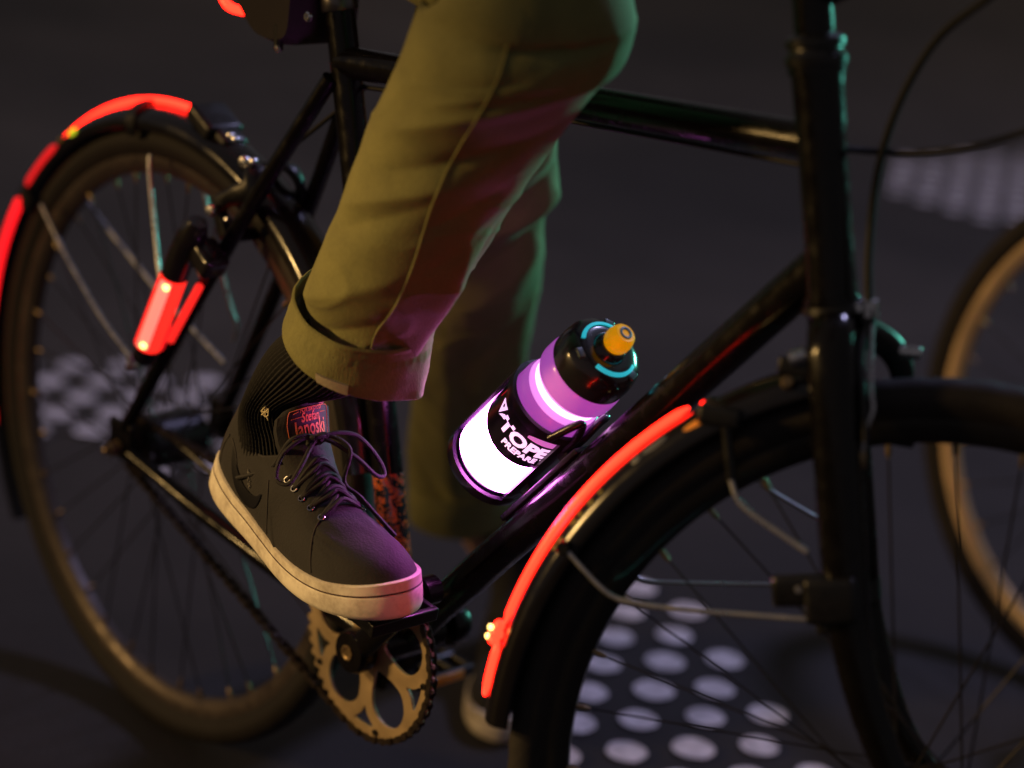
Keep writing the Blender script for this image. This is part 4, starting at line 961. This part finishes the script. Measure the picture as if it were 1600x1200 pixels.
    # curved leather mark on the near side
    sw = [(38, 69), (45, 56), (55, 44), (67, 36), (82, 33), (96, 38), (104, 47), (108, 59), (99, 52), (86, 48), (72, 49), (58, 55), (47, 63)]
    pl = [(q.x, q.y) for q in spline([V((a, b, 0)) for a, b in sw], 5, True)]
    vf = curve_mesh([pl], 0); b3 = bmesh.new(); vv = [b3.verts.new(v) for v in vf[0]]
    for fc in vf[1]:
        try: b3.faces.new([vv[i] for i in fc])
        except ValueError: pass
    bmesh.ops.remove_doubles(b3, verts=b3.verts, dist=.01)
    bmesh.ops.subdivide_edges(b3, edges=b3.edges, cuts=3, use_grid_fill=True); bmesh.ops.triangulate(b3, faces=b3.faces); bmesh.ops.subdivide_edges(b3, edges=[e for e in b3.edges if e.calc_length() > 5], cuts=2)
    for v in b3.verts: v.co = f(side(v.co.x, v.co.y, 1.3))
    obj('side_mark', b3, SWM, sh)
    b2 = NB(); 
    for _ in range(10):
        x, z = 78+random.uniform(-5, 5), 60+random.uniform(-6, 5); tube(b2, [f(side(x, z, .9)), f(side(x+random.uniform(-4, 4), z+random.uniform(-5, 5), 1.2))], .5, 5)
    obj('scuff', b2, mat('pale_scuff', (.16, .15, .14), .9), sh)
    # woven label on the tongue
    LABG = mat('dark_label', (.025, .015, .013), .7); ORG = mat('orange_thread', (.78, .20, .05), .6)
    b2 = NB(); rings = [[tong(-.80+1.60*k/10, v, o_) for k in range(11)] for v, o_ in ((.44, .8), (.50, 1.6), (.65, 1.6), (.80, 1.6), (.88, 1.6), (.90, .8))]
    bridge(b2, rings, closed=False); lab = obj('tongue_label', b2, LABG, tg)
    b2 = NB()
    def tt(s, size, v0, xs=1, bold=0): vf = text_mesh(s, size, .12, bold, xs=xs); put(b2, vf, lambda p: tong(p.x/27.0*.98*(1), v0+p.y/38.0, 2.1+p.z))
    tt('FOR SIKO CO', 3.6, .795, 1.0, .04); tt('Stefan', 7.6, .650, 1.0, .12); tt('Janoski', 10.2, .485, 1.1, .16)
    for (u0, v0), (u1, v1) in (((-.75, .46), (-.75, .87)), ((.75, .46), (.75, .87)), ((-.75, .87), (.75, .87)), ((-.75, .46), (-.5, .46)), ((-.66, .73), (-.32, .73)), ((.36, .75), (.62, .75)), ((-.6, .8), (-.45, .82))):
        tube(b2, [tong(u0+(u1-u0)*k/6, v0+(v1-v0)*k/6, 2.1) for k in range(7)], .28, 5)
    obj('label_lettering', b2, ORG, lab, smooth=False)
    return sh, f
rsh, fR = shoe(QF, 1, True)
lsh, fL = shoe(QL, -1, False)
# socks
def sock(rings, ribs, amp, slant, nm='sock', m=8, n=540):
    C = spline([r[0] for r in rings], m); Uu = spline([r[1] for r in rings], m); Vv = spline([r[2] for r in rings], m); bm = NB(); out = []; N = len(C)
    for i, (c, u, v) in enumerate(zip(C, Uu, Vv)):
        t = i/(N-1); R = []
        for k in range(n):
            th = 2*pi*k/n; d = u*cos(th)+v*sin(th); R.append(c+d+d.normalized()*(amp*cos(ribs*(th+slant*t)) + .8*noise.noise((c+d)*.03)))
        out.append(R)
    bridge(bm, out, True, False, True); return obj(nm, bm, SOCKM, person), out
def inshoe(f, t, xc, zc, hx, hy, tilt=0):
    c = f(V((xc, 0, zc))); u = f(V((xc+hx, 0, zc+tilt)))-c; v = f(V((xc, -hy, zc)))-c; return c, u, v
skR = [ring3((478, 500), (640, 560), 42, -138, .92), ring3((440, 535), (600, 590), 44, -139, .90), inshoe(fR, 0, 57, 124, 38, 34, 6), inshoe(fR, 0, 58, 90, 46, 28, 12), inshoe(fR, 0, 62, 60, 50, 26, 10)]
skR[0] = ring3((470, 512), (625, 565), 42, -138, .92)
skR[1] = ring3((421, 545), (574, 598), 40, -141, .86)
def align(r, ref):
    """rotate ring parametrisation so u matches ref u"""
    c, u, v = r; best = None
    for sgn in (1, -1):
        for k in range(72):
            a = 2*pi*k/72; uu = u*cos(a)+v*sin(a); vv_ = (-u*sin(a)+v*cos(a))*sgn; sc = (uu-ref[1]).length+(vv_-ref[2]).length
            if best is None or sc < best[0]: best = (sc, uu, vv_)
    return c, best[1], best[2]
for i in range(2, 5): skR[i] = align(skR[i], skR[i-1])
skr, so = sock(skR, 58, 1.15, .5)
# small pale emblem knitted on the near side of the sock
EMB = mat('cream_thread', (.80, .68, .40), .7, emit=(.5, .38, .15), es=0.0)
tgt = (415, 640)
bestk = None
for i in range(len(so)):
    for k in range(0, 540, 4):
        p = so[i][k]; z = depth(p); px, py = 800+FPX*(p-CP).dot(R_)/z, 600-FPX*(p-CP).dot(U_)/z; e = (px-tgt[0])**2+(py-tgt[1])**2+(z-2000)*.5
        if bestk is None or e < bestk[0]: bestk = (e, i, k, p)
pE = bestk[3]; cE = sum((q for q in so[bestk[1]]), V((0, 0, 0)))/540; nE = (pE-cE).normalized(); uE = (R_-nE*R_.dot(nE)).normalized(); vE = (U_-nE*U_.dot(nE)-uE*U_.dot(uE)).normalized()
bm = NB()
def seg(a, b, r=.55): tube(bm, [pE+nE*2.2+uE*a[0]+vE*a[1], pE+nE*2.2+uE*b[0]+vE*b[1]], r, 6)
for a, b_ in (((-1, 7.5), (2, 3)), ((0, 4.5), (0, -4.5)), ((-3.6, -3.5), (4.4, 3.8)), ((-4.2, 0), (3.4, -.4)), ((-3.4, .5), (0, 4.6)), ((0, 4.6), (3.4, 2)), ((-3.6, 1), (-2.4, -3)), ((3.4, 2), (2.6, -3.6)), ((-2.4, -3), (0, -5)), ((2.6, -3.6), (0, -5)), ((1, -4), (2.4, -8))): seg(a, b_)
obj('sock_emblem', bm, EMB, skr)
skL = [ring3((668, 780), (762, 785), 26, 396, .92), inshoe(fL, 0, 58, 150, 46, 38, 0), inshoe(fL, 0, 57, 84, 45, 27, 14), inshoe(fL, 0, 60, 55, 44, 24, 10)]
for i in range(1, 4): skL[i] = align(skL[i], skL[i-1])
sock(skL, 58, 1.0, .3, m=6, n=360)

# ------------------------------------------------------------------ second bicycle, standing behind on the right
C2 = V((166, 1064, -GZ+349)); yaw2 = .016
bike2 = thing('bicycle', (C2.x+500, C2.y+260, -GZ), 'blurred bicycle behind on the right, only the left part of its wheel in the picture', 'bicycle')
e1 = V((cos(yaw2), sin(yaw2), 0)); a2 = V((-sin(yaw2), cos(yaw2), 0)); lean = .06; e2 = (ZAX+a2*lean).normalized(); a2 = e2.cross(e1)
TAN = mat('tan_rim_alloy', (.80, .58, .34), .42, .55, rvar=.1)
def frame2():
    def P(x, y, z): return C2 + e1*x + a2*y + e2*z
    bm = NB(); bb, hb2, ht2, st2 = P(440, 0, -60), P(850, 0, 300), P(800, 0, 440), P(290, 0, 440)
    tube(bm, [bb, hb2.lerp(ht2, .2)], 16, 16); tube(bm, [bb, st2], 14.5, 16); tube(bm, [st2-e2*30, ht2-e2*30], 14.5, 16); tube(bm, [hb2, ht2], 19, 16)
    for s in (-1, 1):
        tube(bm, [P(0, s*64, 0), bb+a2*(s*26)], 9, 12); tube(bm, [P(0, s*64, 0), st2+a2*(s*12)-e2*20], 8, 12); tube(bm, spline([hb2+a2*(s*40), P(900, s*48, 120), P(1020, s*52, 0)], 6), 11, 12)
    tube(bm, [hb2-a2*44, hb2+a2*44], 14, 12)
    fr = obj('frame', bm, PAINT, bike2)
    bm = NB(); tube(bm, [st2, st2+(st2-bb).normalized()*140], 13, 14); obj('seat_post', bm, STEEL, bike2)
    bm = NB(); rr = []
    top_ = st2+(st2-bb).normalized()*150
    for i in range(11):
        t = i/10; rr.append([top_+e1*(-120+250*t)+a2*((70*(1-t)**1.4*min(1, t*6+.4)+16)*cos(a))+e2*((12 if sin(a) > 0 else 24)*sin(a)) for a in [2*pi*k/16 for k in range(16)]])
    bridge(bm, rr, True, True, True); obj('saddle', bm, PLAST, bike2)
    bm = NB(); sE2 = ht2+e2*90+e1*60; tube(bm, [ht2, ht2+e2*80], 14, 14); tube(bm, [ht2+e2*78, sE2], 14, 14); tube(bm, spline([sE2-a2*290-e1*70, sE2-a2*120, sE2, sE2+a2*120, sE2+a2*290-e1*70], 6), 11, 12); obj('handlebar', bm, PLAST, bike2)
    for s in (-1, 1):
        bm = NB(); aa = .6 if s < 0 else .6+pi; u = e1*cos(aa)+e2*sin(aa); tube(bm, [bb+a2*(s*50), bb+a2*(s*64)+u*170], 9, 12); tube(bm, [bb+a2*(s*70)+u*170, bb+a2*(s*165)+u*170], 22, 10, sx=.4); obj('crank_arm', bm, PLAST, bike2)
    bm = NB(); lathe(bm, [(20, -2), (92, -2), (94, 0), (92, 2), (20, 2)], bb-a2*46, a2, 48); obj('chainring', bm, CHAINM, bike2)
frame2()
wheel(C2, a2, e1, e2, bike2, rim_m=TAN, det=True, spokes=32); wheel(C2+e1*1020, a2, e1, e2, bike2, rim_m=TAN, det=False, spokes=32)
